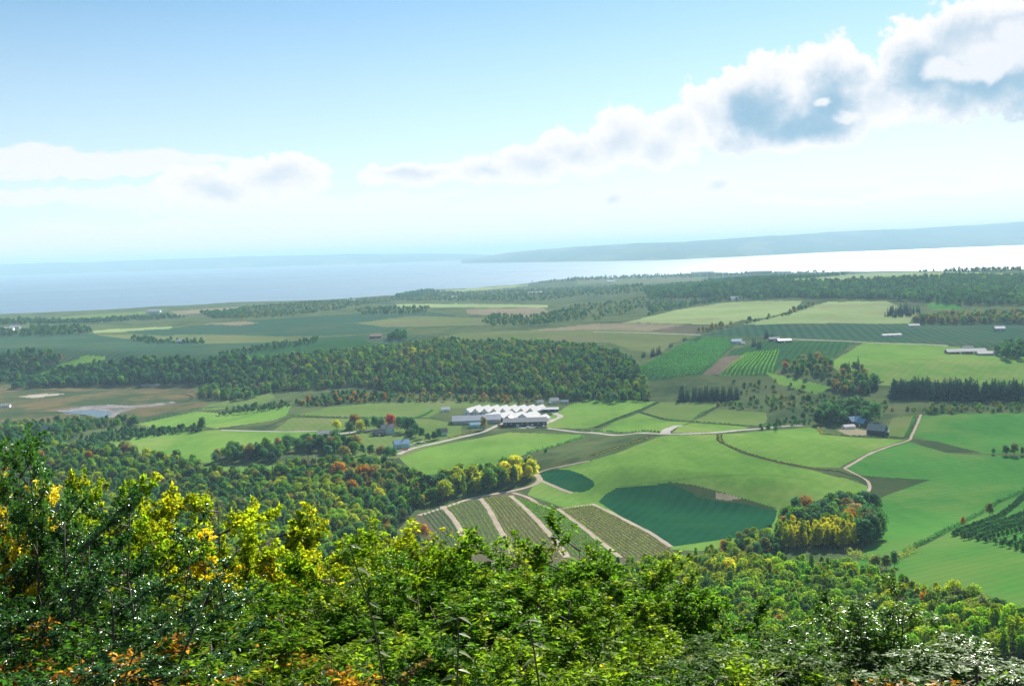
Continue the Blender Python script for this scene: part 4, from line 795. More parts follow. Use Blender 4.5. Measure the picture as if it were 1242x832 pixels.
HED = [('clumpy hedge right of the bright shed field', [(637, 551), (655, 546), (675, 541), (700, 533), (709, 530)], 3.2, 2.6, 'deep', .15),
 ('low hedge along the big diagonal ditch', [(797, 488), (775, 498), (750, 507), (722, 519)], 2, 1.3, 'deep', .1),
 ('hedge on top of the lower right fields', [(1098, 670), (1125, 656), (1150, 643), (1175, 630), (1205, 612), (1242, 594)], 3.4, 2.2, 'deep', .0),
 ('thick greyish hedge curving at the lower field corner', [(1030, 672), (1050, 678), (1075, 684), (1095, 676), (1110, 668)], 6, 3.5, 'olive', .0),
 ('hedge along the wide dark ditch below the lane', [(797, 528), (765, 538), (740, 546), (718, 554)], 2, .8, 'olive', .2),
 ('low hedge on the broad meadow ditch', [(352, 504), (400, 506), (450, 506.5), (505, 507)], 2, 1.5, 'deep', .2),
 ('low hedge on the bend of the meadow ditch', [(505, 507), (515, 504), (525, 498)], 3, 2, 'deep', .0),
 ('low hedge of weeds on the snaking ditch', [(873, 527), (873, 534), (885, 541), (905, 549), (945, 560), (982, 567), (1015, 571)], 2, .7, 'olive', .2),
 ('low hedge below the black barn', [(995, 526), (1030, 528.5), (1070, 530), (1100, 531)], 1.6, 1.0, 'deep', .1),
 ('dark hedge beside the farm track', [(1110, 505), (1106, 516), (1099, 530)], 3, 2.4, 'deep', .0),
 ('hedge between the two ditched meadows', [(778, 500), (812, 509), (850, 512), (900, 516)], 1.6, .9, 'deep', .25),
 ('hedge at the upper end of the meadows', [(866, 495), (850, 502), (842, 508)], 2.2, 1.6, 'deep', .2),
 ('low roadside hedge by the hamlet pasture', [(388, 523), (410, 523.5), (425, 522)], 2, 1.5, 'deep', .0),
 ('hedge along the marsh ditch', [(178, 511), (200, 505), (235, 498), (262, 494)], 3, 2.2, 'deep', .35),
 ('hedge in the grazing strip', [(262, 505), (300, 502), (340, 497)], 2, 1.2, 'deep', .5),
 ('roadside shrubs below the sheds', [(545, 531), (560, 527), (575, 523)], 2, 1.2, 'brown', .1),
 ('roadside hedge along the hill farm road', [(960, 411), (1000, 412.6), (1050, 415), (1100, 416.5)], 3, 1.8, 'deep', .6),
 ('short bushy hedge at the left of the field by the farm', [(992, 518), (995, 524), (998, 527)], 2, 1.4, 'brown', .0),
 ('hedge behind the field right of the yard', [(690, 521), (740, 523), (800, 524)], 2, 1.2, 'deep', .45)]
for lb, pp, w, h, pal, gp in HED: hedge('hedgerow', 'hedge', lb, None, pp, 1.6, w, h, pal, 30, .55, .3, gp)
# rows on the orchard hill
ta, tb = np.array([846., 409.5]), np.array([897., 410.5]); ba, bb = np.array([766., 452.]), np.array([848., 454.])
for k in range(26):
    f = k / 25
    if f < .5: lo_ = np.array([768, 451.]) + (np.array([812, 459.]) - np.array([768, 451.])) * (f / .5)
    else: lo_ = np.array([812, 458.]) + (np.array([849, 453.]) - np.array([812, 458.])) * ((f - .5) / .5)
    up = ta + (tb - ta) * f
    if f < .15: up = up + (lo_ - up) * .12
    hedge('orchard_row', 'orchard row', 'long clipped row of fruit trees running up the striped orchard hill', 'rows of the striped orchard hill', [tuple(lo_), tuple((lo_ + up) / 2), tuple(up)], 3.0, 2.2, 2.3, 'deep', 16, .7, .15)
for k in range(12):
    f = k / 11; lo_ = np.array([874 + 62 * f, 455.5 - 1 * f]); up = np.array([905 + 40 * f, 428. - 4 * f])
    hedge('vine_row', 'vine row', 'row of vines in the patchwork right of the orchard hill', 'vine rows right of the orchard hill', [tuple(lo_), tuple(up)], 3.0, 1.8, 1.8, 'green', 14, .6, .15)

LN = [[(508, 625), (516, 634), (526, 646), (534, 656)], [(536, 614), (546, 624), (556, 638), (562, 652)], [(582, 604), (592, 616), (604, 638), (614, 655)], [(619, 601), (634, 613), (652, 630), (676, 656)],
      [(676, 617), (692, 629), (714, 646), (737, 664)], [(720, 612), (750, 626), (780, 642), (812, 663)]]
for l_ in LN: l_.append((l_[-1][0] * 1.7 - l_[-2][0] * .7, l_[-1][1] * 1.7 - l_[-2][1] * .7))
for i_ in range(5):
    nrow = (5, 7, 9, 11, 12)[i_]
    for k in range(nrow):
        f = (k + 1) / (nrow + 1); pts_ = [tuple(np.array(a) * (1 - f) + np.array(b) * f) for a, b in zip(LN[i_], LN[i_ + 1])]
        hedge('crop_row', 'crop row', ('dull green', 'leafy green', 'grey-green', 'bright green', 'yellowish green')[i_] + ' vegetable row in ' + ('the leftmost', 'the second', 'the middle', 'the fourth', 'the rightmost')[i_] + ' striped plot',
              'vegetable rows in ' + ('the leftmost', 'the second', 'the middle', 'the fourth', 'the rightmost')[i_] + ' striped plot', pts_, .9, 1.0, .5, ('deep', 'green', 'olive', 'green', 'olive')[i_], 7, .55, .08, 0)
# ------------------------------------------------------------------ buildings
M_WROOF = simple_mat('white_sheet_roof', (.33, .325, .335), .85, 0, .15, .4)
M_GROOF = simple_mat('grey_sheet_roof', (.40, .41, .45), .5, 0, .15, .4)
M_DROOF = simple_mat('dark_shingle_roof', (.10, .11, .13), .8, 0, .25, 1.5)
M_RWALL = simple_mat('red_board_wall', (.20, .055, .045), .8, 0, .25, 1)
M_KWALL = simple_mat('weathered_black_boards', (.045, .045, .055), .85, 0, .3, 1)
M_WWALL = simple_mat('white_board_wall', (.72, .72, .70), .6, 0, .08, 1)
M_BWALL = simple_mat('blue_board_wall', (.22, .42, .55), .6, 0, .12, 1)
M_TWALL = simple_mat('pale_blue_board_wall', (.42, .55, .62), .6, 0, .12, 1)
M_GWALL = simple_mat('grey_wall', (.30, .32, .34), .7, 0, .2, 1)
M_BROOF = simple_mat('blue_sheet_roof', (.10, .26, .40), .5, 0, .15, .6)
M_GLASS = simple_mat('dark_window_glass', (.03, .04, .05), .12, 0, .2, 1)
M_DOOR = simple_mat('painted_door', (.55, .54, .50), .6, 0, .1, 1)
M_TRIM = simple_mat('white_trim', (.75, .75, .73), .5, 0, .05, 1)
M_BRROOF = simple_mat('brown_roof', (.22, .13, .10), .8, 0, .2, 1)
def building(name, cat, label, px, py, L_, W_, hw, hr, yaw, wall, roof, doors=1, wins=3, group=None, chimney=False, pos=None):
    """gabled building, L_ along its ridge (local x), W_ across; yaw in degrees from +X."""
    q = at(px, py) if pos is None else np.array(pos)
    e = empty(name, (q[0], q[1], q[2] - .2), R(yaw), label=label, category=cat)
    if group: e['group'] = group
    b = MB(); a, w = L_ / 2, W_ / 2
    b.add([(-a, -w, -1.5), (a, -w, -1.5), (a, w, -1.5), (-a, w, -1.5), (-a, -w, hw), (a, -w, hw), (a, w, hw), (-a, w, hw), (-a, 0, hw + hr), (a, 0, hw + hr)],
          [(0, 1, 5, 4), (2, 3, 7, 6), (1, 2, 6, 9, 5), (3, 0, 4, 8, 7)])
    b.obj('wall', wall, e)
    r_ = MB(); o = .45; t = .22; k = hr / w
    for sgn in (-1, 1):
        ye = sgn * (w + o); ze = hw - k * o + .04; zr = hw + hr + .04
        vs = [(-a - o, 0, zr), (a + o, 0, zr), (a + o, ye, ze), (-a - o, ye, ze), (-a - o, 0, zr + t), (a + o, 0, zr + t), (a + o, ye, ze + t), (-a - o, ye, ze + t)]
        fs = [(0, 1, 2, 3), (4, 7, 6, 5), (3, 2, 6, 7), (0, 3, 7, 4), (1, 5, 6, 2)]
        if sgn < 0: fs = [f[::-1] for f in fs]
        r_.add(vs, fs)
    ro = r_.obj('roof', roof, e)
    if chimney:
        c = MB(); c.box((a * .4, w * .2, hw + hr + .5), (.8, .8, 2.4)); c.obj('chimney', M_RWALL, ro)
    for i in range(doors):
        d = MB(); x = -a + L_ * (i + 1) / (doors + 1); d.box((x, -w - .03, 1.2), (min(3.0, L_ * .18), .12, 2.5)); d.obj('door', M_DOOR, e)
    for i in range(wins):
        x = -a + L_ * (i + .5) / wins
        if any(abs(x - (-a + L_ * (j + 1) / (doors + 1))) < 1.9 for j in range(doors)): continue
        f = MB(); f.box((x, -w - .025, hw * .62), (1.5, .1, 1.3)); fo = f.obj('window', M_TRIM, e)
        g_ = MB(); g_.box((x, -w - .085, hw * .62), (1.2, .04, 1.0)); g_.obj('pane', M_GLASS, fo)
        if W_ > 7 and i == 0:
            f = MB(); f.box((-a - .025, 0, hw * .7), (.1, 1.5, 1.3)); fo = f.obj('window', M_TRIM, e)
            g_ = MB(); g_.box((-a - .085, 0, hw * .7), (.04, 1.2, 1.0)); g_.obj('pane', M_GLASS, fo)
    return e
# shed compound: eight long white-roofed sheds behind, grey-roofed one and white-fronted ones before
YAW = 62
ordn = ['first', 'second', 'third', 'fourth', 'fifth', 'sixth', 'seventh', 'eighth']
for k in range(8):
    building('long_shed', 'shed', f'{ordn[k]} from the left of the eight white-roofed back sheds', 574 + 11.0 * k, 501 - .1 * k, 30, 8.4, 3.4, 3.8, YAW, M_WWALL, M_WROOF, 0, 3, 'back row of white-roofed sheds')
for k, (px, py, c) in enumerate(((597, 509, 'behind the grey roof'), (612, 508.5, 'in the middle of the front row'), (627, 509, 'left of the white-fronted hall'), (642, 508.5, 'behind the white-fronted hall'))):
    building('long_shed', 'shed', 'broad white-roofed shed ' + c, px, py, 24, 13, 3.8, 3.8, YAW - 8, M_RWALL if k in (1, 2) else M_WWALL, M_WROOF, 1, 2, 'front row of white-roofed sheds')
building('grey_shed', 'shed', 'long grey-roofed shed at the front left of the compound', 578, 513, 50, 14, 4.2, 4.2, 4, M_GWALL, M_GROOF, 2, 7)
building('grey_shed', 'shed', 'shorter grey-blue roofed wing left of the long grey roof', 559, 512, 18, 12, 3.6, 3.4, 8, M_WWALL, M_GROOF, 1, 3)
building('barn', 'barn', 'white-roofed dark-fronted hall at the compound front right', 637, 516, 44, 12, 4.8, 3.4, -3, M_KWALL, M_WROOF, 2, 8)
building('barn', 'barn', 'small gabled dark barn joined to the white-fronted hall', 618, 514, 12, 10, 4.5, 4.0, 80, M_KWALL, M_GROOF, 0, 1)
building('long_shed', 'shed', 'white-roofed shed standing second from the compound right end', 647, 512, 20, 10, 3.6, 3.2, YAW - 5, M_WWALL, M_WROOF, 0, 2)
building('long_shed', 'shed', 'white-roofed shed at the right end of the compound', 656, 511.5, 22, 10, 3.6, 3.2, YAW - 5, M_WWALL, M_WROOF, 0, 2)
building('greenhouse', 'greenhouse', 'low blue-green greenhouse before the grey roof', 588 - 8, 518, 16, 8, 3.2, 2.0, 5, M_BWALL, simple_mat('greenhouse_film', (.20, .36, .42), .3, 0, .2, 1), 1, 0)
building('open_shed', 'shed', 'long low grey shed behind the right sheds', 662, 499, 28, 8, 3, 1.6, -4, M_KWALL, M_GROOF, 0, 4)
building('house', 'house', 'small white house in the yard behind the compound', 672, 489, 10, 8, 3.5, 3, 20, M_WWALL, M_WROOF, 1, 2)
building('farm_shed', 'shed', 'little white shed left of the small white house', 655, 489.5, 7, 5, 2.6, 1.6, 10, M_WWALL, M_WROOF, 1, 0)
building('farm_shed', 'shed', 'little grey shed right of the small white house', 685, 489, 8, 5, 2.6, 1.6, -10, M_GWALL, M_GROOF, 1, 0)
building('farm_shed', 'shed', 'white shed at the far left of the compound', 540, 499, 10, 6, 3, 2, 15, M_WWALL, M_GROOF, 1, 0)
# hamlet
e = building('house', 'house', 'pale blue two-storey house with white gable under the crimson tree', 470, 526, 12, 8, 6.2, 3.2, 25, M_TWALL, M_DROOF, 1, 4, None, True)
building('house', 'house', 'dark-walled wing left of the pale blue house', 460, 528, 12, 7, 3.6, 2.6, 10, M_KWALL, M_DROOF, 1, 2)
building('house', 'house', 'blue-roofed house beside the parked cars', 487, 543, 14, 9, 4.5, 3.2, 20, M_BWALL, M_BROOF, 1, 3, None, True)
building('house', 'house', 'low white house left of the hamlet meadow', 425, 542, 11, 7, 3.2, 2.4, -20, M_WWALL, M_WROOF, 1, 2)
building('farm_shed', 'shed', 'tiny white shed among the trees left of the meadow', 412, 544, 5, 4, 2.8, 1.6, -25, M_WWALL, M_WROOF, 1, 0)
building('house', 'house', 'white house half hidden at the left end of the hamlet road', 396, 529, 16, 8, 3.2, 2.6, 12, M_WWALL, M_WROOF, 1, 3)
building('house', 'house', 'grey house behind the hamlet, next to the dark trees', 536, 528, 10, 8, 4, 3, 10, M_TWALL, M_DROOF, 1, 2)
building('barn', 'barn', 'red barn with a pale roof at the far left', 62, 526, 18, 10, 5.2, 3.8, 6, M_RWALL, M_WROOF, 1, 3)
building('farm_shed', 'shed', 'low white shed left of the red barn', 25, 535, 16, 8, 3, 2, 10, M_WWALL, M_WROOF, 1, 0)
# right middle farm
building('barn', 'barn', 'black weathered barn with a pale roof', 1064, 527, 16, 10, 5, 4.6, -38, M_KWALL, M_WROOF, 0, 0)
building('farm_shed', 'shed', 'lean shed at the right of the black barn', 1071, 527.5, 10, 6, 3.4, 1.8, -20, M_KWALL, M_GROOF, 0, 0)
building('house', 'house', 'blue-roofed farmhouse with white gable trim', 1036, 515, 14, 9, 4.5, 3.8, 25, M_KWALL, M_BROOF, 1, 2, None, True)
building('house', 'house', 'dark cottage right of the blue-roofed farmhouse', 1046, 517, 9, 8, 4.0, 3.6, -60, M_KWALL, M_BROOF, 1, 1)
building('farm_shed', 'shed', 'small white shed left of the blue-roofed farmhouse', 1021, 511, 7, 5, 2.6, 1.6, 10, M_WWALL, M_WROOF, 1, 0)
building('farm_shed', 'shed', 'low white-roofed shed in the pale yard', 1029, 519.5, 11, 6, 2.4, 1.4, 15, M_WWALL, M_WROOF, 0, 0)
# hill farm and upper right
building('greenhouse', 'greenhouse', 'blue-roofed packing shed on the orchard hill top', 893, 417, 16, 9, 4.5, 3, 5, M_BWALL, M_BROOF, 1, 2)
building('farm_shed', 'shed', 'small pale shed right of the blue-roofed packing shed', 901, 418, 6, 5, 2.8, 1.6, 15, M_WWALL, M_WROOF, 1, 0)
building('farm_shed', 'shed', 'brown-walled shed with a bright roof on the hill road', 939, 413.5, 16, 9, 3.6, 2.4, -5, M_RWALL, M_WROOF, 1, 2)
building('farm_shed', 'shed', 'grey-roofed long shed by the hill road', 951, 415.5, 20, 9, 3.6, 2.2, 0, M_KWALL, M_GROOF, 1, 2)
building('long_barn', 'barn', 'left long white-roofed barn above the large green field', 1171, 428.5, 50, 13, 3.2, 3.0, -4, M_RWALL, M_WROOF, 2, 8)
building('long_barn', 'barn', 'right long white-roofed barn above the large green field', 1213, 430.5, 58, 12, 3.0, 2.6, -6, M_GWALL, M_WROOF, 2, 8)
building('farm_shed', 'shed', 'small white-roofed shed behind the left long barn', 1174, 424.5, 12, 9, 3, 2.8, -4, M_WWALL, M_WROOF, 1, 0)
FARB = [(456, 410, 20, 12, 4, 3, M_RWALL, M_BRROOF, 'brown-roofed farm on the plateau'), (551, 362, 22, 14, 6, 4, M_WWALL, M_WROOF, 'small white house on the peninsula'),
 (646, 357.5, 34, 16, 7, 4, M_WWALL, M_WROOF, 'white-roofed shed behind the peninsula wood'), (654, 357, 26, 16, 7, 4, M_WWALL, M_WROOF, 'twin of the white-roofed shed on the peninsula'),
 (741, 342.5, 40, 20, 6, 4, M_WWALL, M_WROOF, 'white shed on the pale shore field'), (852, 331.5, 130, 40, 8, 6, M_WWALL, M_WROOF, 'long white works on the far shore'),
 (920, 331.5, 150, 45, 10, 8, M_RWALL, M_WROOF, 'biggest red-walled works on the far shore'), (950, 331.5, 80, 30, 8, 6, M_WWALL, M_WROOF, 'white works right of the red-walled one'),
 (1200, 327, 60, 30, 8, 5, M_WWALL, M_WROOF, 'white roofs at the right of the far shore'), (893, 364.5, 26, 14, 6, 4, M_WWALL, M_WROOF, 'white farm at the top of the pale hay field'),
 (824, 371, 12, 10, 6, 4, M_WWALL, M_WROOF, 'bright speck of a house left of the hay field'), (1108, 396.5, 18, 9, 3, 2, M_WWALL, M_WROOF, 'white shed at the edge of the teal orchard'),
 (1081, 408, 30, 9, 2.6, 1.6, M_WWALL, M_WROOF, 'pale crate shed in the teal orchard band'), (222, 416, 22, 10, 4, 3, M_BWALL, M_WROOF, 'pale farm roof in the far left trees'),
 (9, 401, 28, 12, 5, 3, M_WWALL, M_WROOF, 'white roofs at the far left edge'), (19, 399, 24, 12, 5, 3, M_GWALL, M_GROOF, 'grey roof right of the far left white one'),
 (187, 379.5, 40, 16, 6, 4, M_TWALL, M_WROOF, 'pale shed on the left shore'), (426, 366, 34, 16, 6, 4, M_WWALL, M_WROOF, 'white shed on the middle shore'), (1212, 401, 16, 10, 4, 3, M_GWALL, M_GROOF, 'grey shed in the upper right orchard'),
 (7, 494, 12, 7, 3, 2, M_WWALL, M_WROOF, 'white hut at the left marsh edge')]
for (px, py, L_, W_, hw, hr, wm, rm, lb) in FARB: building('farm_building', 'farm building', lb, px, py, L_, W_, hw, hr, random.uniform(-12, 12), wm, rm, 1 if L_ < 40 else 3, 2)

# ------------------------------------------------------------------ parked cars
def car(px, py, yaw, mat, label):
    q = at(px, py); e = empty('parked_car', (q[0], q[1], q[2] + .1), R(yaw), label=label, category='car', group='cars parked by the farm road')
    b = MB(); prof = [(-2.2, .35), (2.15, .35), (2.2, .75), (1.3, .92), (.75, 1.42), (-1.1, 1.45), (-1.9, .98), (-2.2, .9)]
    n = len(prof); vs = [(x, -.85, z) for x, z in prof] + [(x, .85, z) for x, z in prof]
    b.add(vs, [tuple(range(n))[::-1] if False else tuple(range(n)), tuple(range(2 * n - 1, n - 1, -1))] + [(i, n + i, n + (i + 1) % n, (i + 1) % n) for i in range(n)]); b.obj('body', mat, e)
    for s_ in (-1, 1):
        g_ = MB(); y = s_ * .856; g_.add([(-1.6, y, .98), (1.0, y, .95), (.62, y, 1.36), (-1.0, y, 1.38)], [(0, 1, 2, 3)]); g_.obj('side_window', M_GLASS, e)
        for x in (-1.35, 1.35):
            w = MB(); w.tube([(x, s_ * .68, .34), (x, s_ * .9, .34)], .34, 12); w.obj('wheel', M_TYRE, e)
M_TYRE = simple_mat('tyre', (.03, .03, .03), .9)
CC = [simple_mat('car_paint_white', (.8, .8, .8), .25), simple_mat('car_paint_silver', (.5, .52, .55), .25), simple_mat('car_paint_dark', (.05, .07, .1), .2), simple_mat('car_paint_red', (.4, .04, .04), .25)]
for (px, py, c, lb) in ((498, 541, 0, 'white car nearest the blue-roofed house'), (503, 539.6, 1, 'silver car second in the row by the blue-roofed house'), (508, 538.4, 2, 'dark car in the row by the blue-roofed house'), (513, 537.3, 0, 'white car at the right end of the hamlet row'),
                        (492, 546, 3, 'red car on the road below the blue-roofed house'), (641, 518.8, 0, 'white car before the compound hall'), (652, 518.6, 2, 'dark car before the compound hall'), (660, 517.6, 1, 'silver car at the compound corner'), (606, 516.4, 3, 'red car near the brown tree')):
    car(px, py, random.uniform(10, 60), CC[c], lb)

# ------------------------------------------------------------------ foreground shrubs, leaf by leaf
def leaf_mesh(name, P, D, Nn, ln, wr, var, mat=M_LEAF):
    D = D / np.linalg.norm(D, axis=1)[:, None]
    S = np.cross(D, Nn); S /= np.linalg.norm(S, axis=1)[:, None] + 1e-9; Nn = np.cross(S, D)
    l = ln[:, None]; w = (ln * wr)[:, None]
    B = P; T = P + D * l - Nn * l * .16
    Mv = P + D * l * .5 - Nn * w * .12; Lf = P + D * l * .42 - S * w * .5 + Nn * w * .16; Rt = P + D * l * .42 + S * w * .5 + Nn * w * .16
    v = np.stack([B, Lf, T, Rt, Mv], 1).reshape(-1, 3); n = len(P); b = np.arange(n)[:, None] * 5
    f = np.concatenate([b + np.array([0, 4, 1]), b + np.array([4, 2, 1]), b + np.array([0, 3, 4]), b + np.array([4, 3, 2])], 1).reshape(-1, 3)
    return mesh_np(name, v, f, [mat], {'var': ('FACE', np.repeat(var, 4))})
def shrub_proto(seed, h, w, stems, branches, twigs, leaves, ll, wr, upright=.5, first=.3, lname='foliage', mat=None):
    r = np.random.default_rng(seed); wood_ = MB(); LP = []; LD = []; LN = []; LV = []
    rad0 = .0075 * h + .006
    for s_ in range(stems):
        a = 6.283 * s_ / stems + r.uniform(-.5, .5); lean = r.uniform(.15, .5) * w
        p0 = np.array([.06 * math.cos(a), .06 * math.sin(a), -.4]); tip = np.array([math.cos(a) * lean, math.sin(a) * lean, h * r.uniform(.78, .95)])
        mid = (p0 + tip) / 2 + np.array([math.cos(a) * .1 * w, math.sin(a) * .1 * w, 0]) + r.normal(size=3) * .05 * h
        st = [(1 - t) ** 2 * p0 + 2 * t * (1 - t) * mid + t * t * tip for t in np.linspace(0, 1, 8)]
        wood_.tube(st, [rad0 * (1 - .85 * i / 7) for i in range(8)], 6)
        for b_ in range(branches):
            t = first + (1 - first) * (b_ + r.uniform(0, 1)) / branches; c = (1 - t) ** 2 * p0 + 2 * t * (1 - t) * mid + t * t * tip
            a2 = a + r.uniform(-1.9, 1.9) + (b_ % 2) * 1.2
            bl = w * r.uniform(.2, .42) * (1.1 - .55 * t); e_ = c + np.array([math.cos(a2) * bl, math.sin(a2) * bl, bl * r.uniform(.25, .9) * (upright * 1.4)])
            md = (c + e_) / 2 + r.normal(size=3) * .06 * bl + np.array([0, 0, -.05 * bl])
            wood_.tube([c, md, e_], [rad0 * .38, rad0 * .25, rad0 * .1], 5)
            cv = r.uniform(0, 1)
            for k in range(twigs):
                tt = .2 + .8 * (k + r.uniform(0, 1)) / twigs; q = c * (1 - tt) + e_ * tt + (md - (c + e_) / 2) * 2 * tt * (1 - tt)
                if k == twigs - 1: q = e_
                tl = r.uniform(.5, 1.1) * ll * 4.2; dv = (e_ - c) / np.linalg.norm(e_ - c) * .7 + r.normal(size=3) * .55 + np.array([0, 0, upright]); dv /= np.linalg.norm(dv)
                q2 = q + dv * tl; wood_.tube([q, q2], [rad0 * .12, rad0 * .05], 3)
                n = leaves; f = np.concatenate([r.uniform(.1, 1, n - n // 3), np.full(n // 3, 1.0)])
                LP.append(q + dv * tl * f[:, None] + r.normal(size=(n, 3)) * ll * .25)
                ax = r.normal(size=(n, 3)) * .8 + dv * .5; ax[:, 2] = ax[:, 2] * .6 - .05; LD.append(ax)
                nn = r.normal(size=(n, 3)) * .85 + np.array([0, 0, 1.0]); LN.append(nn)
                LV.append(np.clip(cv * .55 + .22 + r.normal(size=n) * .22, 0, 1))
    P = np.concatenate(LP); n = len(P); h = float(np.percentile(P[:, 2], 99.6))
    lm = leaf_mesh(lname, P, np.concatenate(LD), np.concatenate(LN), ll * r.uniform(.65, 1.2, n), np.full(n, wr), np.concatenate(LV), mat or M_LEAF)
    return lm, wood_.mesh('stem', M_BARK, True), h, w
print('foreground...')
SH = {
 'fine': [shrub_proto(201 + i, 3.0, 2.6, 6, 12, 14, 34, .036, .55, .7, .12, 'foliage', M_FINE) for i in range(2)],
 'oak': [shrub_proto(211 + i, 5.2, 4.6, 5, 14, 15, 40, .080, .66, .35, .22) for i in range(3)],
 'mid': [shrub_proto(221 + i, 3.0, 2.6, 6, 12, 13, 26, .060, .56, .6, .12) for i in range(3)],
 'shoot': [shrub_proto(231 + i, 3.0, 1.1, 3, 14, 8, 24, .058, .40, .9, .25, 'foliage', M_SHOOT) for i in range(2)],
 'low': [shrub_proto(241 + i, 1.0, 1.3, 5, 7, 6, 14, .055, .5, .6, .05) for i in range(3)],
}
FPAL = {'dark': ((.045, .115, .026), (.10, .17, .032)), 'green': ((.105, .200, .020), (.32, .33, .022)), 'yellow': ((.31, .35, .020), (.64, .48, .020)), 'yg': ((.20, .285, .018), (.56, .44, .018)),
        'silver': ((.085, .165, .026), (.18, .24, .03)), 'orange': ((.44, .19, .035), (.32, .11, .03)), 'gold': ((.66, .47, .02), (.72, .42, .02)), 'brown': ((.17, .11, .05), (.11, .11, .04))}
def _lower(kind, px, py):
    return py + {'oak': 14, 'mid': 20, 'fine': 8, 'shoot': 4, 'low': 0}[kind] + (14 if px > 960 and kind == 'mid' else 0)
def plant(kind, name, px, py, D, wscale, pal, label, cat='shrub', k=None):
    py = _lower(kind, px, py); d = ray(px, py); t = D / math.hypot(d[0], d[1]); x, y, ztop = d[0] * t, d[1] * t, CZ + d[2] * t
    zg = float(H(x, y)); pr = SH[kind]; lm, wm, h, w = pr[(k if k is not None else len(label) + int(px)) % len(pr)]
    hh = max(.35, ztop - zg); sz = hh / h; sx = wscale if wscale else sz
    e = empty(name, (x, y, zg - .05), (px * .37) % 6.28, label=label, category=cat); e.scale = (sx, sx, sz)
    c = bpy.data.objects.new('foliage', lm); COL.objects.link(c); c.parent = e; c['tint'], c['turned'] = FPAL[pal]
    c = bpy.data.objects.new('stem', wm); COL.objects.link(c); c.parent = e
    return e
O = 'oak'
plant(O, 'young_oak', 84, 583, 19, .8, 'yg', 'young oak with green-yellow leaves at the left, next to the dark shrub')
plant(O, 'young_oak', 162, 577, 21, .85, 'yellow', 'young oak whose tip rises highest at left of centre-left', k=1)
plant(O, 'young_oak', 232, 586, 19, .95, 'yellow', 'spreading young oak with a dark forked limb and yellow leaves', k=2)
plant(O, 'young_oak', 130, 625, 17, .85, 'yg', 'lower young oak in front of the two yellow ones at left', k=0)
plant(O, 'young_oak', 290, 655, 17, .8, 'gold', 'golden young oak glowing between green ones', k=1)
plant(O, 'young_oak', 345, 655, 18, .85, 'yellow', 'yellow-leaved young oak right of the golden one', k=0)
plant(O, 'young_oak', 398, 672, 17, .7, 'yg', 'yellow-green young oak nearest the tan gap', k=2)
plant(O, 'young_oak', 350, 698, 14, .85, 'yellow', 'wide green-yellow young oak below the yellow row', k=1)
plant(O, 'young_oak', 250, 706, 13, .8, 'yg', 'leafy yellow-green young oak in the left centre thicket', k=2)
Fi = 'fine'
for i, (px, py, D, lb) in enumerate(((14, 560, 9.5, 'tallest small-leaved dark shrub at the left edge'), (70, 592, 9.5, 'small-leaved dark shrub second from the left edge'), (120, 630, 8.8, 'small-leaved dark shrub with white glints before the oaks'), (-25, 610, 7.8, 'dark shrub cut by the left frame edge'),
     (40, 655, 7.6, 'lower dark shrub in front of the tallest one'), (150, 690, 8.2, 'glinting dark shrub at the foot of the leftmost oaks'), (150, 760, 7.2, 'dark small-leaved shrub low down beside the lime leafy ones'), (95, 705, 7.0, 'dark shrub low in the left corner'))):
    plant(Fi, 'shrub', px, py, D, .72, 'dark', lb, k=i)
for i, (px, py, D, pal, lb) in enumerate(((452, 612, 12, 'yg', 'green shrub with the pointed top beside the tan gap'), (500, 652, 11.5, 'green', 'rounded green shrub right of the pointed one'), (560, 652, 12, 'yg', 'light green shrub below the striped plots'), (612, 645, 11.5, 'green', 'glossy green shrub under the third earth lane'),
     (648, 634, 11.5, 'green', 'green shrub with a short spire below the striped plots'), (700, 668, 12, 'green', 'dark green shrub with the tall right shoulder'), (722, 655, 11, 'green', 'narrow topped shrub at the end of the middle thicket'), (770, 702, 12, 'green', 'green shrub sloping down to the right of the middle thicket'),
     (470, 692, 9.5, 'green', 'front green shrub by the tall dry stalk'), (540, 700, 9.2, 'green', 'front green shrub second from the dry stalk'), (610, 705, 9.4, 'yg', 'front light shrub in the middle thicket'), (680, 715, 9.4, 'green', 'front green shrub at the right of the middle thicket'), (745, 735, 10, 'yg', 'front yellow-green shrub before the slope wood'),
     (420, 722, 10, 'green', 'green shrub left of the dry stalk'), (380, 764, 9, 'yg', 'yellow-green shrub in the lower left centre'), (310, 768, 9, 'green', 'green shrub in the lower left centre'), (250, 780, 8, 'yg', 'lime leafy shrub above the orange leaves'), (180, 752, 7.6, 'green', 'bright-leaved shrub in the left foreground'))):
    plant('mid', 'shrub', px, py, D, 1.0, pal, lb, k=i)
for i, (px, py, D, lb) in enumerate(((815, 722, 11.5, 'silvery glinting shrub left of the right-hand row'), (868, 738, 11, 'silvery glinting shrub second in the right-hand row'), (925, 756, 10.5, 'silvery glinting shrub third in the right-hand row'), (975, 770, 10.5, 'silvery glinting shrub fourth in the right-hand row'),
     (1010, 795, 9.5, 'low glinting shrub under the tall forked shoots'), (1085, 792, 9.2, 'low glinting shrub between the tall shoots'), (1160, 800, 9.0, 'low glinting shrub under the rightmost shoot'), (1225, 822, 8.6, 'glinting shrub cut by the lower right corner'), (840, 785, 9, 'front shrub under the silvery row, at its left end'), (910, 800, 8.6, 'front shrub under the silvery row, at its right end'))):
    plant('mid', 'shrub', px, py, D, .9, 'silver', lb, k=i + 1)
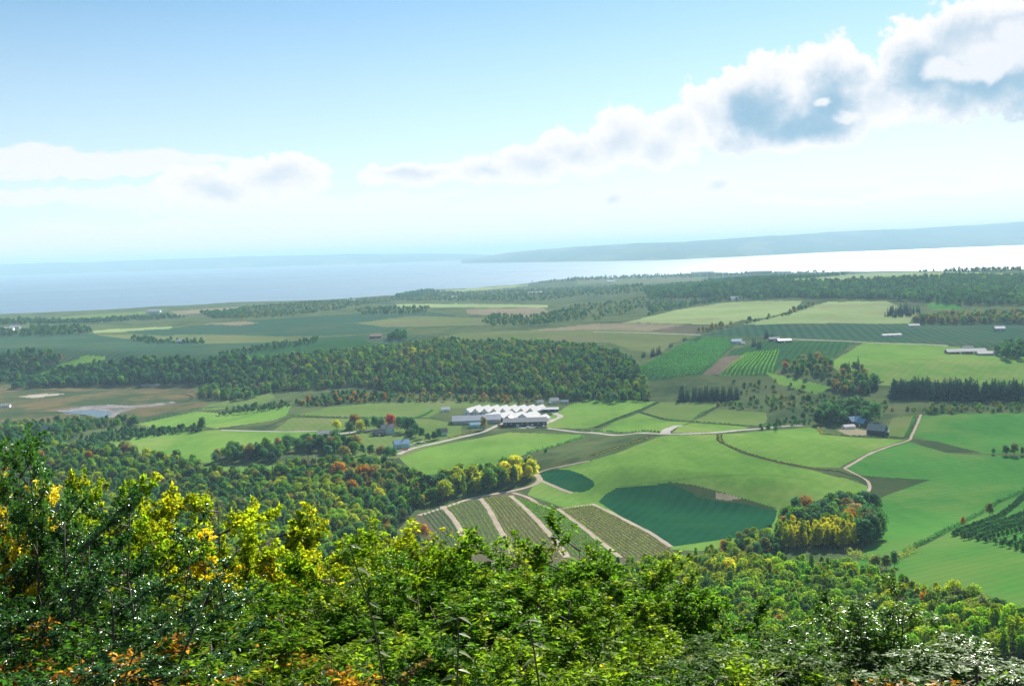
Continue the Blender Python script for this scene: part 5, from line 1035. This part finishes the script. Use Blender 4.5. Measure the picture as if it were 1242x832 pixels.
for i, (px, py, D, lb) in enumerate(((1022, 716, 10.5, 'left tall upright shoot with white-glinting leaves'), (1052, 698, 10.3, 'tallest upright shoot with white-glinting leaves'), (1098, 742, 10, 'third upright shoot, right of the tallest'), (1156, 772, 9.6, 'short upright shoot near the lower right corner'), (1180, 790, 9.6, 'lowest upright shoot near the lower right corner'),
     (30, 512, 9.0, 'slender sapling rising above the left dark shrub'), (4, 520, 8.6, 'slender sapling at the very left edge'), (448, 655, 10.4, 'slim shoot in front of the pointed green shrub'))):
    plant('shoot', 'sapling', px, py, D, .8 if px > 900 else .6, 'silver' if px > 100 else 'dark', lb, 'sapling', k=i)
plant('shoot', 'sapling', 25, 568, 8.8, .5, 'gold', 'golden-leaved sapling beside the left dark shrub', 'sapling', k=1)
LOW = [(20, 770, 'dark', 'dark low plant in the lower left corner'), (85, 790, 'green', 'broad-leaved green plant at the lower left'), (140, 812, 'orange', 'orange-leaved plant in the left thicket'), (170, 800, 'green', 'second broad-leaved green plant at the lower left'), (232, 800, 'dark', 'dark low plant left of the orange leaves'),
       (285, 808, 'orange', 'orange-leaved plant at the bottom left'), (318, 800, 'yg', 'lime-green plant among orange leaves at the bottom'), (365, 818, 'brown', 'rust-leaved plant at the bottom, right of the lime one'), (410, 795, 'green', 'green plant at the foot of the dry stalk'), (470, 805, 'dark', 'dark plant right of the dry stalk'),
       (530, 790, 'yg', 'lime-green plant in the bottom centre'), (585, 800, 'green', 'green plant at the bottom centre'), (640, 792, 'yg', 'lime-green plant right of the bottom centre'), (700, 800, 'green', 'green plant below the middle thicket'), (760, 790, 'yg', 'yellow-green plant below the slope wood'), (820, 815, 'silver', 'glinting plant at the bottom right of centre'),
       (880, 825, 'yg', 'small lime plant at the bottom edge'), (950, 815, 'silver', 'glinting low plant at the lower right'), (1110, 832, 'orange', 'small orange plant at the lower right edge'), (1060, 820, 'silver', 'low plant under the tall shoots'), (5, 790, 'orange', 'rusty-leaved plant at the left edge')]
for i, (px, py, pal, lb) in enumerate(LOW): plant('low', 'low_plant', px, py, 6.6 if py > 760 else 6.9, 1.0, pal, lb, 'plant', k=i)
# dry stalks with pale leaves
def stalk(pts, D, label, leaves):
    W = []
    for px, py in pts:
        d = ray(px, py); t = D / math.hypot(d[0], d[1]); W.append(np.array([d[0] * t, d[1] * t, CZ + d[2] * t]))
    W.append(np.array([W[-1][0], W[-1][1], float(H(W[-1][0], W[-1][1])) - .05])); base = W[-1].copy()
    e = empty('dry_stalk', base, label=label, category='plant')
    b = MB(); b.tube([p - base for p in W], [.003 + .0025 * i / len(W) for i in range(len(W))], 6); b.obj('stem', M_BARK, e)
    r = np.random.default_rng(len(label)); P = []; D_ = []; Nn = []
    for (px, py, s_) in leaves:
        d = ray(px, py); t = D / math.hypot(d[0], d[1]); p = np.array([d[0] * t, d[1] * t, CZ + d[2] * t])
        P.append(p - base); D_.append([s_, r.uniform(-.3, .3), r.uniform(-.5, .1)]); Nn.append([r.normal() * .25, -.25, 1])
    n = len(P); me = leaf_mesh('leaf', np.array(P), np.array(D_), np.array(Nn), r.uniform(.05, .085, n), np.full(n, .42), r.uniform(.4, 1, n))
    c = mobj('leaf', me, e); c['tint'], c['turned'] = (.30, .33, .20), (.24, .26, .10)
stalk([(424, 661), (433, 690), (447, 730), (460, 790), (468, 840)], 4.6, 'tall dry stalk with few pale leaves before the thicket', [(424, 661, 1), (426, 664, -1), (432, 688, .8), (436, 704, -1), (447, 730, 1), (449, 748, 1), (455, 775, -1), (458, 790, 1)])
stalk([(556, 748), (556, 780), (554, 840)], 4.4, 'thin dark stalk with silvery leaves at the bottom centre', [(556, 748, 1), (555, 750, -1), (556, 768, 1), (556, 785, -1), (555, 790, 1), (555, 812, 1), (555, 820, -1)])
stalk([(640, 752), (648, 790), (655, 840)], 4.4, 'thin dark stalk right of the silvery one', [(640, 752, 1), (641, 756, -1), (646, 780, 1), (650, 800, -1), (652, 815, 1)])

# ------------------------------------------------------------------ sky, clouds, sun, haze
SUN_AZ, SUN_EL = R(24), R(34)
world = bpy.data.worlds.new("World"); sc.world = world; world.use_nodes = True
nt = world.node_tree; nt.nodes.clear()
sky = N(nt, 'ShaderNodeTexSky', sky_type='NISHITA', sun_disc=False, sun_elevation=SUN_EL, sun_rotation=SUN_AZ, altitude=190, air_density=.9, dust_density=.15, ozone_density=1.5)
tc = N(nt, 'ShaderNodeTexCoord').outputs['Generated']
sx = N(nt, 'ShaderNodeSeparateXYZ'); L(nt, tc, sx.inputs[0])
az = math_(nt, 'ARCTAN2', sx.outputs[0], sx.outputs[1]); el = math_(nt, 'ARCSINE', sx.outputs[2])
cmb = N(nt, 'ShaderNodeCombineXYZ'); L(nt, az, cmb.inputs[0]); L(nt, el, cmb.inputs[1])
p = cmb.outputs[0]
def wnoise(scale, detail, rough, stretch=(1, 1, 1)):
    mp = N(nt, 'ShaderNodeMapping', inp={'Scale': stretch}); L(nt, p, mp.inputs[0])
    n = N(nt, 'ShaderNodeTexNoise', inp={'Scale': scale, 'Detail': detail, 'Roughness': rough}); L(nt, mp.outputs[0], n.inputs['Vector']); return n
# billowed edges: warp the position, then carve with fractal noise
wn = wnoise(22, 4, .55); ws = N(nt, 'ShaderNodeVectorMath', operation='SUBTRACT'); ws.inputs[1].default_value = (.5, .5, .5); L(nt, wn.outputs['Color'], ws.inputs[0])
wsc = N(nt, 'ShaderNodeVectorMath', operation='SCALE', inp={'Scale': .035}); L(nt, ws.outputs[0], wsc.inputs[0])
wa = N(nt, 'ShaderNodeVectorMath', operation='ADD'); L(nt, p, wa.inputs[0]); L(nt, wsc.outputs[0], wa.inputs[1]); pw = wa.outputs[0]
def blobs(lst, src):
    acc = None
    for cx, cy, rx, ry in lst:
        d = ray(cx, cy); a = math.atan2(d[0], d[1]); e = math.asin(d[2] / np.linalg.norm(d)); ix, iy = F / rx, F / ry
        m = N(nt, 'ShaderNodeVectorMath', operation='MULTIPLY_ADD'); L(nt, src, m.inputs[0]); m.inputs[1].default_value = (ix, iy, 0); m.inputs[2].default_value = (-a * ix, -e * iy, 0)
        ln = N(nt, 'ShaderNodeVectorMath', operation='LENGTH'); L(nt, m.outputs[0], ln.inputs[0]); v = ln.outputs['Value']
        acc = v if acc is None else math_(nt, 'SMOOTH_MIN', acc, v, .12)
    return math_(nt, 'SUBTRACT', 1.0, acc)
CUM = [(1205, 55, 95, 62), (1120, 70, 62, 48), (1160, 105, 95, 42), (1235, 20, 60, 30), (1300, 80, 110, 70), (1005, 112, 62, 60), (930, 118, 68, 50), (862, 138, 46, 40), (1062, 120, 50, 40), (960, 160, 100, 26), (825, 160, 34, 34),
       (752, 172, 66, 40), (700, 184, 62, 34), (645, 198, 55, 27), (800, 185, 52, 26), (500, 214, 72, 17), (590, 206, 52, 19), (338, 214, 70, 32), (255, 228, 70, 25), (868, 226, 25, 14), (744, 240, 22, 11)]
f1 = blobs(CUM, pw)
fb = wnoise(34, 9, .62).outputs['Fac']; fb2 = wnoise(120, 6, .65).outputs['Fac']
fbm = math_(nt, 'ADD', math_(nt, 'MULTIPLY', math_(nt, 'SUBTRACT', fb, .5), 1.15), math_(nt, 'MULTIPLY', math_(nt, 'SUBTRACT', fb2, .5), .55))
field = math_(nt, 'ADD', math_(nt, 'MULTIPLY', f1, 1.0), fbm)
def mr(v, a, b, smooth=True, lo=0, hi=1):
    n = N(nt, 'ShaderNodeMapRange', interpolation_type='SMOOTHSTEP' if smooth else 'LINEAR', inp={'From Min': a, 'From Max': b, 'To Min': lo, 'To Max': hi}); L(nt, v, n.inputs[0]); return n.outputs[0]
cov1 = mr(field, .0, .18)
# layered veils near the horizon
VEIL = [(620, 288, 1000, 24), (40, 198, 290, 21), (130, 212, 220, 9), (60, 240, 330, 14), (330, 250, 300, 18), (640, 262, 330, 20), (1190, 198, 52, 9), (1120, 216, 75, 9), (1000, 228, 110, 10), (880, 262, 330, 22), (500, 262, 40, 8), (200, 285, 420, 22), (1180, 250, 260, 18)]
fv = blobs(VEIL, pw); vn = wnoise(16, 8, .6, (1, 4.5, 1)).outputs['Fac']
cov2 = mr(math_(nt, 'ADD', fv, math_(nt, 'MULTIPLY', math_(nt, 'SUBTRACT', vn, .5), 1.3)), .0, .45)
cov2 = math_(nt, 'MAXIMUM', math_(nt, 'MULTIPLY', cov2, .85), mr(el, .22, .0, False, .0, .55))
# thick shaded hearts of the cumulus
HEART = [(1190, 85, 85, 52), (1240, 60, 60, 46), (1120, 90, 45, 40), (1010, 125, 44, 40), (915, 140, 52, 36), (985, 150, 60, 22), (1300, 110, 90, 50)]
fh = blobs(HEART, pw)
heart = mr(math_(nt, 'ADD', fh, math_(nt, 'MULTIPLY', fbm, .95)), -.32, .80)
soft = math_(nt, 'MULTIPLY', mr(math_(nt, 'ADD', f1, math_(nt, 'MULTIPLY', fbm, .9)), .25, 1.1), .42)
bright = mr(math_(nt, 'ADD', blobs([(1160, 84, 42, 13), (1205, 66, 50, 20), (1238, 50, 30, 26), (998, 119, 11, 6), (1035, 138, 16, 7)], pw), math_(nt, 'MULTIPLY', fbm, 1.1)), -.25, .55)
shade = math_(nt, 'MULTIPLY', math_(nt, 'MAXIMUM', heart, soft), math_(nt, 'SUBTRACT', 1.0, math_(nt, 'MULTIPLY', bright, .8)))
ccol = mix(nt, shade, (1.0, .965, .975), (.30, .50, .66))
ccol = mix(nt, math_(nt, 'MULTIPLY', mr(fb2, .35, .7), .10), ccol, (.80, .84, .90))
K_SKY, K_CLOUD = .043, .365
bg1 = N(nt, 'ShaderNodeBackground', inp={'Strength': K_SKY}); L(nt, mix(nt, 1.0, sky.outputs[0], (.85, 1.0, .985), 'MULTIPLY'), bg1.inputs[0])
bg2 = N(nt, 'ShaderNodeBackground', inp={'Strength': K_CLOUD}); L(nt, ccol, bg2.inputs[0])
bg3 = N(nt, 'ShaderNodeBackground', inp={'Strength': K_CLOUD, 'Color': (.98, .93, .935, 1)})
m1 = N(nt, 'ShaderNodeMixShader'); L(nt, cov2, m1.inputs[0]); L(nt, bg1.outputs[0], m1.inputs[1]); L(nt, bg3.outputs[0], m1.inputs[2])
m2 = N(nt, 'ShaderNodeMixShader'); L(nt, math_(nt, 'MULTIPLY', cov1, .97), m2.inputs[0]); L(nt, m1.outputs[0], m2.inputs[1]); L(nt, bg2.outputs[0], m2.inputs[2])
wo = N(nt, 'ShaderNodeOutputWorld'); L(nt, m2.outputs[0], wo.inputs['Surface'])

sd = bpy.data.lights.new('sun', 'SUN'); sd.energy = 4.6; sd.angle = R(.5); sd.color = (1.0, .95, .86)
so = bpy.data.objects.new('sun', sd); COL.objects.link(so)
so.rotation_euler = Vector((math.sin(SUN_AZ) * math.cos(SUN_EL), math.cos(SUN_AZ) * math.cos(SUN_EL), math.sin(SUN_EL))).to_track_quat('Z', 'Y').to_euler()

hm, hn = newmat('haze_air')
pv = N(hn, 'ShaderNodeVolumePrincipled', inp={'Color': (.52, .80, 1.0, 1), 'Density': 6.6e-5, 'Anisotropy': .0})
o_ = N(hn, 'ShaderNodeOutputMaterial'); L(hn, pv.outputs[0], o_.inputs['Volume'])
s = MB(); s.box((0, 55500, 207.5), (180000, 131000, 433)); s.obj('haze', hm, kind='stuff', label='pale blue sea air fading the distance')

sc.view_settings.view_transform = 'Standard'; sc.view_settings.look = 'None'; sc.view_settings.exposure = 1.55; sc.view_settings.gamma = 1
cy = sc.cycles
cy.max_bounces = 6; cy.diffuse_bounces = 2; cy.glossy_bounces = 2; cy.transmission_bounces = 3; cy.volume_bounces = 0; cy.transparent_max_bounces = 4
cy.use_denoising = True
cy.sample_clamp_indirect = 6
print('done')
